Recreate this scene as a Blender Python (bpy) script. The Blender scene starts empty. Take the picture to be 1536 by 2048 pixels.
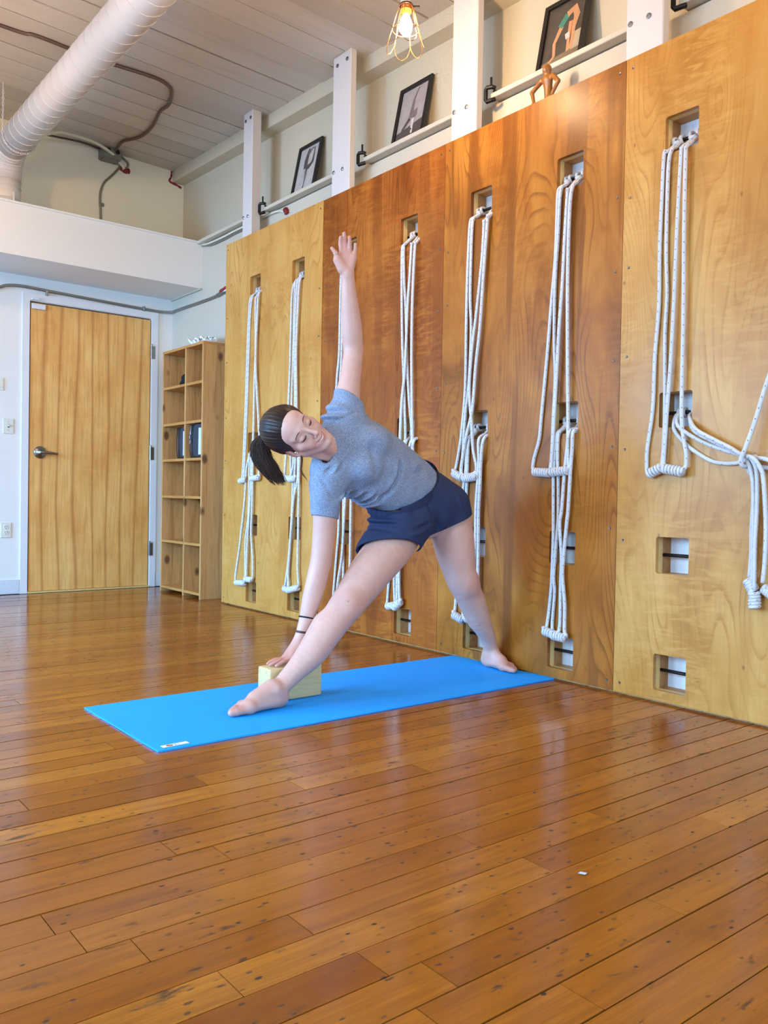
import bpy, bmesh, math, random
import numpy as np
from mathutils import Vector, Matrix

# ---------------------------------------------------------------- camera, world, lights, exposure
# World axes: X runs along the rope wall towards the viewer, Y runs into the rope wall (its face is y=0), Z is up. Metres.
scn = bpy.context.scene
COL = scn.collection
scn.view_settings.view_transform = 'Standard'
scn.view_settings.look = 'None'
scn.view_settings.gamma = 1.0
scn.view_settings.use_curve_mapping = False
scn.view_settings.exposure = -0.06
try:
    scn.cycles.use_denoising = True
    scn.cycles.max_bounces = 4
    scn.cycles.diffuse_bounces = 3
    scn.cycles.sample_clamp_indirect = 6.0
    scn.cycles.adaptive_threshold = 0.05
    scn.cycles.use_light_tree = False
    scn.cycles.glossy_bounces = 3
except Exception:
    pass

cd_ = bpy.data.cameras.new('camera')
cam = bpy.data.objects.new('camera', cd_)
COL.objects.link(cam)
cR = Vector((0.62345443, 0.78166452, 0.01746884))
cU = Vector((-0.02482673, -0.00253954, 0.99968854))
cF = Vector((-0.78146543, 0.62369394, -0.01782289))
CAM = Vector((5.22432664, -2.75715207, 0.7481454))
m3 = Matrix((cR, cU, -cF)).transposed().to_4x4()
m3.translation = CAM
cam.matrix_world = m3
cd_.sensor_fit = 'VERTICAL'
cd_.sensor_height = 24.0
cd_.lens = 1691.588 / 2048.0 * 24.0
cd_.clip_start = 0.05
scn.camera = cam

world = bpy.data.worlds.new('world')
scn.world = world
world.use_nodes = True
world.node_tree.nodes['Background'].inputs[0].default_value = (0.62, 0.80, 1.0, 1)
world.node_tree.nodes['Background'].inputs[1].default_value = 0.6

def area(name, loc, aim, sx, sy, power, color, spread=math.pi):
    l = bpy.data.lights.new(name, 'AREA')
    l.shape = 'RECTANGLE'; l.size = sx; l.size_y = sy
    l.energy = power; l.color = color; l.spread = spread
    o = bpy.data.objects.new(name, l); COL.objects.link(o)
    o.location = loc
    o.rotation_euler = (Vector(aim) - Vector(loc)).to_track_quat('-Z', 'Y').to_euler()
    return o

# daylight through the room's windows: three in the long left wall, two in the wall behind the viewer
SKYC = (0.36, 0.64, 1.0)
WINL = [(-0.55, 0.75), (1.35, 2.65), (3.25, 4.55)]       # x ranges in wall y = YL
WINR = [(-4.3, -2.9), (-2.3, -0.9)]                        # y ranges in wall x = XR
YL, XR = -5.2, 7.4
WZ0, WZ1 = 0.70, 2.30
for (a, b), pw in zip(WINL, (215, 95, 72)):
    area('window_daylight', ((a + b) / 2, YL - 0.05, (WZ0 + WZ1) / 2), ((a + b) / 2, 0, (WZ0 + WZ1) / 2 - 2.6), b - a, WZ1 - WZ0, pw, SKYC if pw < 150 else (.20, .51, 1.0), math.radians(112))
for a, b in WINR:
    area('window_daylight', (XR + 0.05, (a + b) / 2, (WZ0 + WZ1) / 2), (0, (a + b) / 2 + .3, (WZ0 + WZ1) / 2 - 3.0), b - a, WZ1 - WZ0, 52, SKYC, math.radians(112))

# ---------------------------------------------------------------- materials
def srgb(r, g, b):
    f = lambda c: c / 12.92 if c <= 0.04045 else ((c + 0.055) / 1.055) ** 2.4
    return (f(r / 255), f(g / 255), f(b / 255), 1.0)

class NT:
    """small helper around a node tree"""
    def __init__(s, name):
        s.m = bpy.data.materials.new(name); s.m.use_nodes = True
        s.t = s.m.node_tree; s.n = s.t.nodes; s.l = s.t.links
        s.b = s.n['Principled BSDF']
    def node(s, typ, **kw):
        n = s.n.new(typ)
        for k, v in kw.items():
            if k.startswith('_'):
                setattr(n, k[1:], v)
            else:
                s.set(n, k, v)
        return n
    def set(s, n, key, v):
        sock = n.inputs[int(key[1:])] if key[0] == 'i' and key[1:].isdigit() else n.inputs[key.replace('__', ' ')]
        if isinstance(v, bpy.types.NodeSocket):
            s.l.new(v, sock)
        elif hasattr(v, 'outputs'):
            s.l.new(v.outputs[0], sock)
        else:
            sock.default_value = v
    def math(s, op, a, b=None, c=None, clamp=False):
        n = s.n.new('ShaderNodeMath'); n.operation = op; n.use_clamp = clamp
        for i, v in enumerate((a, b, c)):
            if v is not None: s.set(n, 'i%d' % i, v)
        return n.outputs[0]
    def ramp(s, fac, stops, interp='LINEAR'):
        n = s.n.new('ShaderNodeValToRGB'); n.color_ramp.interpolation = interp
        e = n.color_ramp.elements
        while len(e) < len(stops): e.new(0.5)
        for el, (p, c) in zip(e, stops):
            el.position = p; el.color = c if len(c) == 4 else tuple(c) + (1,)
        s.set(n, 'Fac', fac); return n.outputs[0]
    def mix(s, fac, a, b, blend='MIX'):
        n = s.n.new('ShaderNodeMix'); n.data_type = 'RGBA'; n.blend_type = blend
        s.set(n, 'i0', fac); s.set(n, 'i6', a); s.set(n, 'i7', b); return n.outputs[2]
    def pos(s):
        return s.n.new('ShaderNodeNewGeometry').outputs['Position']
    def mapping(s, vec, scale=(1, 1, 1), loc=(0, 0, 0), rot=(0, 0, 0)):
        n = s.n.new('ShaderNodeMapping')
        s.set(n, 'Vector', vec); n.inputs['Scale'].default_value = scale
        if isinstance(loc, tuple): n.inputs['Location'].default_value = loc
        else: s.set(n, 'Location', loc)
        n.inputs['Rotation'].default_value = rot
        return n.outputs[0]
    def noise(s, vec, scale, detail=3, rough=.5, dist=0.0, out='Fac'):
        n = s.node('ShaderNodeTexNoise', Scale=scale, Detail=detail, Roughness=rough, Distortion=dist)
        s.set(n, 'Vector', vec); return n.outputs[out]
    def bump(s, h, strength=.3, dist=.002):
        n = s.node('ShaderNodeBump', Strength=strength, Distance=dist, Height=h)
        s.set(s.b, 'Normal', n.outputs[0])
    def out(s, color=None, rough=None, spec=None, metal=None, coat=None, coat_rough=None):
        if color is not None: s.set(s.b, 'Base__Color', color)
        if rough is not None: s.set(s.b, 'Roughness', rough)
        if spec is not None: s.set(s.b, 'Specular__IOR__Level', spec)
        if metal is not None: s.set(s.b, 'Metallic', metal)
        if coat is not None: s.set(s.b, 'Coat__Weight', coat)
        if coat_rough is not None: s.set(s.b, 'Coat__Roughness', coat_rough)
        return s.m

M = {}
def plain(name, col, rough=.5, metal=0.0, var=.06, scale=30, spec=.5, bump=0.0, vec=None):
    """single-colour material with a faint procedural mottling"""
    k = NT(name); p = k.pos()
    n = k.noise(p, scale, 1)
    c2 = tuple(max(0, v * (1 - var * 3)) for v in col[:3]) + (1,)
    c = k.mix(k.math('MULTIPLY', n, .6), col, c2)
    if bump: k.bump(n, bump, .002)
    M[name] = k.out(c, rough, spec, metal)
    return M[name]

plain('wall_paint', srgb(234, 232, 224), .55, var=.02, scale=4, bump=.03)
plain('wall_cream', srgb(230, 224, 198), .6, var=.02, scale=4, bump=.03)
plain('wall_grey', srgb(202, 191, 168), .6, var=.02, scale=4, bump=.03)
plain('wall_tan', srgb(200, 188, 160), .6, var=.02, scale=4, bump=.03)
plain('white_trim', srgb(228, 228, 226), .4, var=.02, scale=8)
plain('post_white', srgb(212, 204, 196), .5, var=.03, scale=9)
plain('duct_paint', srgb(226, 218, 210), .28, var=.04, scale=6)
plain('black_plastic', srgb(22, 21, 20), .4)
plain('black_iron', srgb(30, 26, 24), .45, metal=.6)
plain('frame_black', srgb(22, 17, 15), .35)
plain('steel', srgb(150, 150, 152), .28, metal=1.0)
plain('zinc', srgb(150, 150, 145), .35, metal=.85)
plain('dark_screw', srgb(105, 98, 90), .4, metal=.8)
plain('fire_caulk', srgb(128, 30, 24), .6, bump=.5, scale=60)
plain('cable_white', srgb(226, 220, 196), .5)
plain('cable_grey', srgb(138, 132, 118), .4, metal=.5)
plain('cable_brown', srgb(112, 88, 76), .45, metal=.3)
plain('box_grey', srgb(132, 134, 124), .5, metal=.3)
plain('ivory_plate', srgb(224, 222, 206), .35, var=.01)
plain('hole_white', srgb(226, 226, 228), .6, var=.02)
plain('edge_ply', srgb(240, 200, 124), .5, var=.12, scale=90)
plain('brass_wire', srgb(196, 120, 60), .35, metal=.7)
plain('socket_cream', srgb(214, 208, 190), .5)
plain('black_cloth', srgb(14, 14, 16), .9)
plain('slot_dark', srgb(40, 46, 48), .7)
plain('subfloor', srgb(34, 22, 15), .9)
plain('window_frame', srgb(222, 222, 218), .4)
plain('figure_wood', srgb(158, 100, 40), .35, var=.12, scale=40)
plain('skirting_vinyl', srgb(214, 218, 222), .4, var=.02)

def ply(name, light, mid, dark, rip, streak, seed, tilt=.3):
    """rotary cut birch plywood: cathedral rings, curly ripple and dark heart streaks (x along the wall, z up)"""
    k = NT(name); p = k.pos()
    s3 = k.n.new('ShaderNodeSeparateXYZ'); k.set(s3, 'i0', p)
    # tall arched growth rings: contour lines of a stretched noise field
    field = k.noise(k.mapping(p, (2.6, 0, .55), (seed * 3.1, 0, seed * 1.7)), 1.0, 2, .45, .3)
    ring = k.math('FRACT', k.math('MULTIPLY', field, 40.0))
    ring = k.ramp(ring, [(.0, (0, 0, 0)), (.62, (.12, .12, .12)), (.90, (1, 1, 1)), (1.0, (0, 0, 0))])
    cloud = k.noise(k.mapping(p, (2.4, 0, 1.1), (seed * 5, 0, seed)), 1.4, 4, .6, .8)
    g = k.noise(k.mapping(p, (170, 60, 4.0)), 1.0, 3)
    rp = k.noise(k.mapping(p, (6.5, 0, 30), (seed, 0, seed), (0, tilt, 0)), 1.0, 3, .55, 1.6)
    rmask = k.ramp(k.noise(k.mapping(p, (3, 0, 1.2), (seed * 9, 0, 0)), 1.0, 2), [(.42, (0, 0, 0)), (.6, (1, 1, 1))])
    st = k.noise(k.mapping(p, (5.5, 0, .30), (seed * 7.3, 0, seed * 2)), 1.3, 3, .55, .35)
    c = k.ramp(cloud, [(.28, dark), (.5, mid), (.70, light)])
    c = k.mix(k.math('MULTIPLY', k.math('MULTIPLY', ring, k.ramp(k.noise(k.mapping(p, (4, 0, 1.5), (seed, 3, 0)), 1.0, 2), [(.36, (0, 0, 0)), (.55, (1, 1, 1))])), .75), c, dark)
    c = k.mix(k.math('MULTIPLY', k.math('MULTIPLY', k.ramp(rp, [(.46, (0, 0, 0)), (.62, (1, 1, 1))]), rmask), rip), c, light)
    c = k.mix(k.math('MULTIPLY', k.ramp(st, [(.52, (0, 0, 0)), (.57, (.75, .75, .75)), (.72, (1, 1, 1))]), streak), c, dark)
    c = k.mix(k.math('MULTIPLY', k.ramp(g, [(.35, (1, 1, 1)), (.6, (0, 0, 0))]), .16), c, dark)
    cx = k.n.new('ShaderNodeCombineXYZ'); k.set(cx, 'X', k.math('MULTIPLY', s3.outputs[0], 2.3)); k.set(cx, 'Y', k.math('MULTIPLY_ADD', s3.outputs[2], 1.5, seed * 4.1))
    vo = k.node('ShaderNodeTexVoronoi', Scale=1.0, Randomness=1.0, _voronoi_dimensions='2D')
    k.set(vo, 'Vector', cx)
    knot = k.ramp(vo.outputs['Distance'], [(.004, (1, 1, 1)), (.016, (0, 0, 0))])
    c = k.mix(k.math('MULTIPLY', knot, .6), c, srgb(100, 60, 24))
    M[name] = k.out(c, k.math('MULTIPLY_ADD', cloud, .14, .28), .27)
ply('ply_a', srgb(212, 162, 88), srgb(198, 144, 70), srgb(176, 116, 46), .35, .25, 1.3)
ply('ply_b', srgb(180, 108, 36), srgb(150, 80, 22), srgb(110, 52, 8), .75, .45, 2.9, .45)
ply('ply_c', srgb(190, 126, 46), srgb(166, 100, 30), srgb(118, 64, 14), .25, .85, 4.7)
ply('ply_d', srgb(210, 160, 86), srgb(194, 138, 64), srgb(168, 110, 42), .55, .25, 6.1, -.35)

def planks_mat():
    k = NT('floor_plank'); p = k.pos()
    oi = k.n.new('ShaderNodeObjectInfo')
    sh = k.n.new('ShaderNodeCombineXYZ')
    k.set(sh, 'X', k.math('MULTIPLY', oi.outputs['Random'], 37.0)); k.set(sh, 'Y', k.math('MULTIPLY', oi.outputs['Random'], 91.0))
    add = k.n.new('ShaderNodeVectorMath'); add.operation = 'ADD'
    k.l.new(p, add.inputs[0]); k.l.new(sh.outputs[0], add.inputs[1]); v = add.outputs[0]
    tone = k.ramp(oi.outputs['Random'], [(0, srgb(140, 74, 16)), (.25, srgb(158, 88, 20)), (.8, srgb(172, 101, 26)), (1, srgb(184, 114, 35))])
    grain = k.noise(k.mapping(v, (46, 2.2, 10)), 1.0, 2, .6, .6)
    fine = k.noise(k.mapping(v, (240, 9, 40)), 1.0, 1)
    blot = k.noise(k.mapping(v, (9, 3.2, 4)), 1.0, 3, .62, .5)
    c = k.mix(k.math('MULTIPLY', k.ramp(grain, [(.36, (1, 1, 1)), (.62, (0, 0, 0))]), .42), tone, srgb(120, 66, 24))
    c = k.mix(k.math('MULTIPLY', k.ramp(fine, [(.38, (1, 1, 1)), (.55, (0, 0, 0))]), .25), c, srgb(120, 66, 26))
    c = k.mix(k.math('MULTIPLY', k.ramp(blot, [(.5, (0, 0, 0)), (.72, (1, 1, 1))]), .5), c, srgb(112, 58, 22))
    # nail holes, dents and old dark gouges
    vo = k.node('ShaderNodeTexVoronoi', Scale=1.0, Randomness=.9, _voronoi_dimensions='2D'); k.set(vo, 'Vector', k.mapping(p, (12, 6.5, 0)))
    sel = k.noise(k.mapping(p, (7, 4, 0)), 1.0, 2)
    irr = k.math('MULTIPLY_ADD', k.noise(k.mapping(p, (70, 40, 0)), 1.0, 2), .11, -.055)
    nail = k.math('MULTIPLY', k.ramp(k.math('ADD', vo.outputs['Distance'], irr), [(.022, (1, 1, 1)), (.040, (0, 0, 0))]), k.ramp(sel, [(.40, (0, 0, 0)), (.50, (1, 1, 1))]))
    vo2 = k.node('ShaderNodeTexVoronoi', Scale=1.0, Randomness=1.0, _voronoi_dimensions='2D'); k.set(vo2, 'Vector', k.mapping(p, (26, 11, 0), (3.3, 8.1, 0)))
    dents = k.math('MULTIPLY', k.ramp(k.math('ADD', vo2.outputs['Distance'], k.math('MULTIPLY', irr, 2.4)), [(.03, (1, 1, 1)), (.08, (0, 0, 0))]), k.ramp(k.noise(p, 2.3, 3), [(.42, (0, 0, 0)), (.52, (1, 1, 1))]))
    goug = k.math('MULTIPLY', k.ramp(k.noise(k.mapping(p, (26, 7.5, 0), (5, 2, 0)), 1.0, 5, .7), [(.60, (0, 0, 0)), (.67, (1, 1, 1))]), k.ramp(k.noise(p, 1.7, 2), [(.45, (0, 0, 0)), (.56, (1, 1, 1))]))
    mark = k.math('MAXIMUM', k.math('MULTIPLY', nail, .95), k.math('MAXIMUM', k.math('MULTIPLY', dents, .75), k.math('MULTIPLY', goug, .8)))
    c = k.mix(mark, c, srgb(40, 32, 28))
    k.bump(k.math('SUBTRACT', k.math('MULTIPLY_ADD', grain, .35, k.math('MULTIPLY', blot, .5)), k.math('MULTIPLY', mark, 1.0)), .12, .0015)
    wear = k.noise(p, 1.1, 2, .6)
    r = k.math('ADD', k.math('MULTIPLY_ADD', wear, .26, .05), k.math('MULTIPLY', mark, .3))
    M['floor_plank'] = k.out(c, r, .5)
planks_mat()

def pine(name, light, dark, knots=True, horiz=False, seed=0.0):
    k = NT(name); p = k.pos()
    sc = (2.0, 26, 26) if horiz else (22, 22, 1.6)
    g = k.noise(k.mapping(p, sc, (seed, seed * 2, 0)), 1.0, 4, .55, .8)
    c = k.ramp(g, [(.3, dark), (.52, light), (.75, dark)])
    f = k.noise(k.mapping(p, tuple(s * 6 for s in sc)), 1.0, 2)
    c = k.mix(k.math('MULTIPLY', f, .25), c, dark)
    if knots:
        vo = k.node('ShaderNodeTexVoronoi', Scale=1.0); k.set(vo, 'Vector', k.mapping(p, (7, 7, 4.2), (seed, 1.3, .4)))
        kn = k.ramp(vo.outputs['Distance'], [(.10, (1, 1, 1)), (.19, (0, 0, 0))])
        c = k.mix(k.math('MULTIPLY', kn, .85), c, srgb(84, 48, 26))
    M[name] = k.out(c, .5, .4)
pine('pine', srgb(208, 160, 100), srgb(174, 122, 66))
pine('pine_shelf', srgb(198, 142, 78), srgb(174, 116, 54), False, True)

def door_wood():
    """ash veneer door: book-matched vertical leaves (grain along z, leaves across y)"""
    k = NT('door_veneer'); p = k.pos()
    v = k.mapping(p, (0, 1, .12))
    w = k.node('ShaderNodeTexWave', Scale=2.6, Distortion=5.5, Detail=2.0, Detail__Scale=1.0, _bands_direction='Y'); k.set(w, 'Vector', v)
    g = k.noise(k.mapping(p, (0, 70, 3.0)), 1.0, 4, .6, .5)
    cl = k.noise(k.mapping(p, (0, 5, 2.4)), 1.0, 4, .6)
    c = k.ramp(cl, [(.3, srgb(220, 156, 76)), (.55, srgb(238, 184, 104)), (.75, srgb(244, 200, 122))])
    c = k.mix(k.math('MULTIPLY', k.ramp(w.outputs[0], [(.0, (1, 1, 1)), (.03, (.6, .6, .6)), (.08, (.25, .25, .25)), (.3, (0, 0, 0))]), .6), c, srgb(176, 96, 30))
    c = k.mix(k.math('MULTIPLY', k.ramp(g, [(.36, (1, 1, 1)), (.55, (0, 0, 0))]), .35), c, srgb(186, 124, 58))
    rp = k.noise(k.mapping(p, (0, 6, 34)), 1.0, 2, .5, 1.0)
    c = k.mix(k.math('MULTIPLY', k.ramp(rp, [(.5, (0, 0, 0)), (.7, (1, 1, 1))]), .07), c, srgb(240, 210, 150))
    M['door_veneer'] = k.out(c, .38, .5)
door_wood()

def ceiling_mat():
    k = NT('ceiling_plank'); p = k.pos()
    oi = k.n.new('ShaderNodeObjectInfo')
    c = k.ramp(oi.outputs['Random'], [(0, srgb(190, 179, 164)), (1, srgb(210, 200, 186))])
    n = k.noise(k.mapping(p, (14, 1.4, 4)), 1.0, 4, .6)
    c = k.mix(k.math('MULTIPLY', k.ramp(n, [(.32, (1, 1, 1)), (.5, (0, 0, 0))]), .35), c, srgb(178, 168, 152))
    d = k.noise(k.mapping(p, (22, 6, 5)), 1.0, 4, .7)
    c = k.mix(k.math('MULTIPLY', k.ramp(d, [(.70, (0, 0, 0)), (.74, (1, 1, 1))]), .5), c, srgb(140, 128, 112))
    k.bump(n, .25, .004)
    M['ceiling_plank'] = k.out(c, .45, .4)
ceiling_mat()

def rope_mat():
    k = NT('rope_braid')
    uv = k.n.new('ShaderNodeUVMap').outputs[0]
    sx = k.n.new('ShaderNodeSeparateXYZ'); k.set(sx, 'i0', uv)
    u, v = sx.outputs[0], sx.outputs[1]               # u around (0..1), v metres along
    # diagonal braid
    a = k.math('SINE', k.math('MULTIPLY', k.math('ADD', k.math('MULTIPLY', v, 260.0), k.math('MULTIPLY', u, 4.0)), 6.2832))
    b = k.math('SINE', k.math('MULTIPLY', k.math('SUBTRACT', k.math('MULTIPLY', v, 260.0), k.math('MULTIPLY', u, 4.0)), 6.2832))
    h = k.math('MULTIPLY', k.math('ADD', a, b), .25)
    # red tracer flecks: short diagonal dashes in two opposite lines
    s = k.math('FRACT', k.math('ADD', k.math('MULTIPLY', v, 27.0), k.math('MULTIPLY', u, 1.2)))
    t = k.math('FRACT', k.math('ADD', k.math('MULTIPLY', u, 3.0), k.math('MULTIPLY', v, 0.0)))
    dash = k.math('MULTIPLY', k.math('LESS_THAN', s, .11), k.math('LESS_THAN', k.math('ABSOLUTE', k.math('SUBTRACT', t, .5)), .11))
    nz = k.noise(k.pos(), 25, 3)
    base = k.mix(nz, srgb(196, 193, 189), srgb(222, 221, 220))
    base = k.mix(k.math('MULTIPLY', k.math('LESS_THAN', h, -.12), .18), base, srgb(170, 168, 166))
    c = k.mix(k.math('MULTIPLY', dash, .85), base, srgb(122, 34, 40))
    k.bump(h, .35, .001)
    M['rope_braid'] = k.out(c, .65, .3)
rope_mat()

# ---------------------------------------------------------------- geometry helpers
ORI = {}
def empty(name, loc, label=None, cat=None, group=None, kind=None):
    o = bpy.data.objects.new(name, None); COL.objects.link(o)
    o.empty_display_size = .05; o.location = loc; ORI[o.name] = Vector(loc)
    return tag(o, label, cat, group, kind)
def tag(o, label=None, cat=None, group=None, kind=None):
    if label: o['label'] = label
    if cat: o['category'] = cat
    if group: o['group'] = group
    if kind: o['kind'] = kind
    return o

class G:
    """collects geometry (world coordinates) for ONE mesh object"""
    def __init__(s): s.v = []; s.f = []; s.uv = None
    def add(s, vs, fs):
        k = len(s.v); s.v += [tuple(v) for v in vs]; s.f += [tuple(i + k for i in f) for f in fs]; return s
    def box(s, lo, hi, bevel=0.0, seg=2):
        if bevel <= 0:
            (a, b, c), (d, e, f) = lo, hi
            return s.add([(a, b, c), (d, b, c), (d, e, c), (a, e, c), (a, b, f), (d, b, f), (d, e, f), (a, e, f)],
                         [(0, 3, 2, 1), (4, 5, 6, 7), (0, 1, 5, 4), (1, 2, 6, 5), (2, 3, 7, 6), (3, 0, 4, 7)])
        bm = bmesh.new()
        bmesh.ops.create_cube(bm, size=1.0)
        for v in bm.verts:
            v.co = Vector([(lo[i] + hi[i]) / 2 + v.co[i] * (hi[i] - lo[i]) for i in range(3)])
        bmesh.ops.bevel(bm, geom=bm.edges[:], offset=bevel, segments=seg, affect='EDGES', profile=.5)
        bm.verts.index_update()
        s.add([v.co[:] for v in bm.verts], [[v.index for v in f.verts] for f in bm.faces]); bm.free(); return s
    def hexa(s, p8):
        return s.add(p8, [(0, 3, 2, 1), (4, 5, 6, 7), (0, 1, 5, 4), (1, 2, 6, 5), (2, 3, 7, 6), (3, 0, 4, 7)])
    def tube(s, pts, r, n=8, caps=True, closed=False, uv=False):
        """sweep a circle (radius r or list of radii) along pts; optional uv = (around, metres along)"""
        P = [Vector(p) for p in pts]; m = len(P)
        R = r if isinstance(r, (list, tuple)) else [r] * m
        T = []
        for i in range(m):
            if closed: t = P[(i + 1) % m] - P[i - 1]
            else: t = P[min(i + 1, m - 1)] - P[max(i - 1, 0)]
            T.append(t.normalized() if t.length > 1e-9 else Vector((0, 0, 1)))
        up = Vector((0, 0, 1)) if abs(T[0].z) < .9 else Vector((1, 0, 0))
        N = (up - T[0] * up.dot(T[0])).normalized()
        k = len(s.v); L = 0.0; lens = []
        for i in range(m):
            if i:
                N = (N - T[i] * N.dot(T[i]))
                N = N.normalized() if N.length > 1e-6 else T[i].orthogonal().normalized()
                L += (P[i] - P[i - 1]).length
            lens.append(L)
            B = T[i].cross(N)
            for j in range(n):
                a = 2 * math.pi * j / n
                s.v.append(tuple(P[i] + (N * math.cos(a) + B * math.sin(a)) * R[i]))
        if uv and s.uv is None: s.uv = {}
        for i in range(m if closed else m - 1):
            i2 = (i + 1) % m
            for j in range(n):
                j2 = (j + 1) % n
                if uv: s.uv[len(s.f)] = [(j / n, lens[i]), ((j + 1) / n, lens[i]), ((j + 1) / n, lens[i2]), (j / n, lens[i2])]
                s.f.append((k + i * n + j, k + i * n + j2, k + i2 * n + j2, k + i2 * n + j))
        if caps and not closed:
            s.f.append(tuple(k + j for j in range(n - 1, -1, -1)))
            s.f.append(tuple(k + (m - 1) * n + j for j in range(n)))
        return s
    def lathe(s, prof, n=24, origin=(0, 0, 0), axis=(0, 0, 1), cap=True):
        """prof: list of (radius, height along axis)"""
        A = Vector(axis).normalized(); U = A.orthogonal().normalized(); W = A.cross(U); O = Vector(origin); k = len(s.v)
        for r, h in prof:
            for j in range(n):
                a = 2 * math.pi * j / n
                s.v.append(tuple(O + A * h + (U * math.cos(a) + W * math.sin(a)) * r))
        for i in range(len(prof) - 1):
            for j in range(n):
                j2 = (j + 1) % n
                s.f.append((k + i * n + j, k + i * n + j2, k + (i + 1) * n + j2, k + (i + 1) * n + j))
        if cap:
            s.f.append(tuple(k + j for j in range(n - 1, -1, -1)))
            s.f.append(tuple(k + (len(prof) - 1) * n + j for j in range(n)))
        return s
    def build(s, name, mat, parent=None, smooth=False, loc=None):
        me = bpy.data.meshes.new(name)
        if parent is not None: off = ORI[parent.name]
        else: off = Vector(loc) if loc is not None else Vector((0, 0, 0))
        me.from_pydata([(v[0] - off.x, v[1] - off.y, v[2] - off.z) for v in s.v], [], s.f)
        if s.uv:
            ul = me.uv_layers.new(name='UVMap')
            for p in me.polygons:
                q = s.uv.get(p.index)
                if q:
                    for li, c in zip(p.loop_indices, q): ul.data[li].uv = c
        me.materials.append(M[mat] if isinstance(mat, str) else mat)
        if smooth: me.shade_smooth()
        o = bpy.data.objects.new(name, me); COL.objects.link(o)
        if parent is not None:
            o.parent = parent
        else:
            o.location = off
        ORI[o.name] = off
        return o

def smooth_path(pts, per=6):
    """Catmull-Rom through the points"""
    P = [Vector(p) for p in pts]; out = []
    for i in range(len(P) - 1):
        p0 = P[max(i - 1, 0)]; p1 = P[i]; p2 = P[i + 1]; p3 = P[min(i + 2, len(P) - 1)]
        for j in range(per):
            t = j / per
            out.append(.5 * ((2 * p1) + (p2 - p0) * t + (2 * p0 - 5 * p1 + 4 * p2 - p3) * t * t + (3 * p1 - p0 - 3 * p2 + p3) * t ** 3))
    out.append(P[-1]); return out

def struct(name, g, mat, label=None, cat=None, smooth=False):
    o = g.build(name, mat, None, smooth); return tag(o, label, cat, None, 'structure')

# ---------------------------------------------------------------- the room
random.seed(7)
XB, YLOW, YUP = -1.2, 0.155, 0.235          # back wall, lower and upper planes of the rope-wall side
ZL = 2.618                                   # height of the picture ledge
def zc(x, y): return 3.327 - 0.036 * (x + 1.2) - 0.036 * (y - 0.14)

# floor: dark sub-floor with maple strips laid across the room (along Y)
g = G().box((XB - .15, YL - .1, -.12), (XR + .1, .3, -.006))
floor = struct('floor', g, 'subfloor', 'worn glossy orange-brown strip floor of the studio', 'floor')
unit = bpy.data.meshes.new('plank')
gu = G().box((-.5, -.5, -.5), (.5, .5, .5), .0)
unit.from_pydata(gu.v, [], gu.f); unit.materials.append(M['floor_plank'])
PW = 0.0865; x0 = 4.301 - PW * 63; rows = 0
for i in range(0, 74):
    xa = x0 + i * PW
    if xa + PW < XB: continue
    y = -3.55 - random.random() * .9
    far = xa < 1.2
    while y < 0.145:
        ln = random.uniform(.55, 1.5) if not far else random.uniform(1.3, 2.4)
        e = min(y + ln, .15)
        if .15 - e < .25: e = .15
        s = max(y, -3.55)
        if e - s > .05:
            o = bpy.data.objects.new('plank', unit); COL.objects.link(o)
            x1 = max(xa, XB)
            gap = .0022 + random.random() ** 2 * .0050
            o.scale = (xa + PW - x1 - gap, e - s - .0018, .018)
            o.location = ((x1 + xa + PW) / 2, (s + e) / 2, -.009 + random.uniform(-.0007, .0003))
            o.rotation_euler = (0, random.uniform(-.004, .004), 0)
            o.parent = floor; rows += 1
        y = e
g = G().box((XB, YL, -.018), (XR, -3.56, -.001)).box((4.301 + PW * 11 + .01, -3.55, -.018), (XR, .15, -.001))
fb = g.build('floor_boards', 'floor_plank', floor); fb['kind'] = 'stuff'

# walls
DY0, DY1, DZ = -0.945, -0.022, 2.124         # door opening in the back wall
g = G().box((XB - .15, YL - .1, 0), (XB, DY0, 3.7)).box((XB - .15, DY1, 0), (XB, .3, 3.7)).box((XB - .15, DY0, DZ), (XB, DY1, 3.7)).box((XB - .15, DY0, 0), (XB - .08, DY1, DZ))
struct('trim_7', G().box((XB, YL, 2.64), (XB + .004, YUP, 3.65)), 'wall_cream', 'cream upper wall above the soffit', 'wall')
struct('wall_back', g, 'wall_paint', 'white painted partition wall around the wooden door', 'wall')
g = G().box((XB, YLOW, 0), (XR, .3, ZL))
struct('wall_right', g, 'wall_grey', 'grey-cream lower wall behind the plywood rope panels', 'wall')
g = G().box((XB, YUP, ZL), (XR, .3, 3.7))
struct('wall_upper', g, 'wall_tan', 'cream upper wall set back above the picture ledge', 'wall')
g = G()
xs = [XB] + [v for w in WINL for v in w] + [XR]
for i in range(0, len(xs), 2): g.box((xs[i], YL - .12, 0), (xs[i + 1], YL, 3.8))
for a, b in WINL: g.box((a, YL - .12, 0), (b, YL, WZ0)); g.box((a, YL - .12, WZ1), (b, YL, 3.8))
struct('wall_left', g, 'wall_paint', 'white window wall on the far side of the studio', 'wall')
g = G()
ys = [YL] + [v for w in WINR for v in w] + [.3]
for i in range(0, len(ys), 2): g.box((XR, ys[i], 0), (XR + .12, ys[i + 1], 3.8))
for a, b in WINR: g.box((XR, a, 0), (XR + .12, b, WZ0)); g.box((XR, a, WZ1), (XR + .12, b, 3.8))
struct('wall_front', g, 'wall_paint', 'white wall with windows behind the viewer', 'wall')
wn = 1
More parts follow.
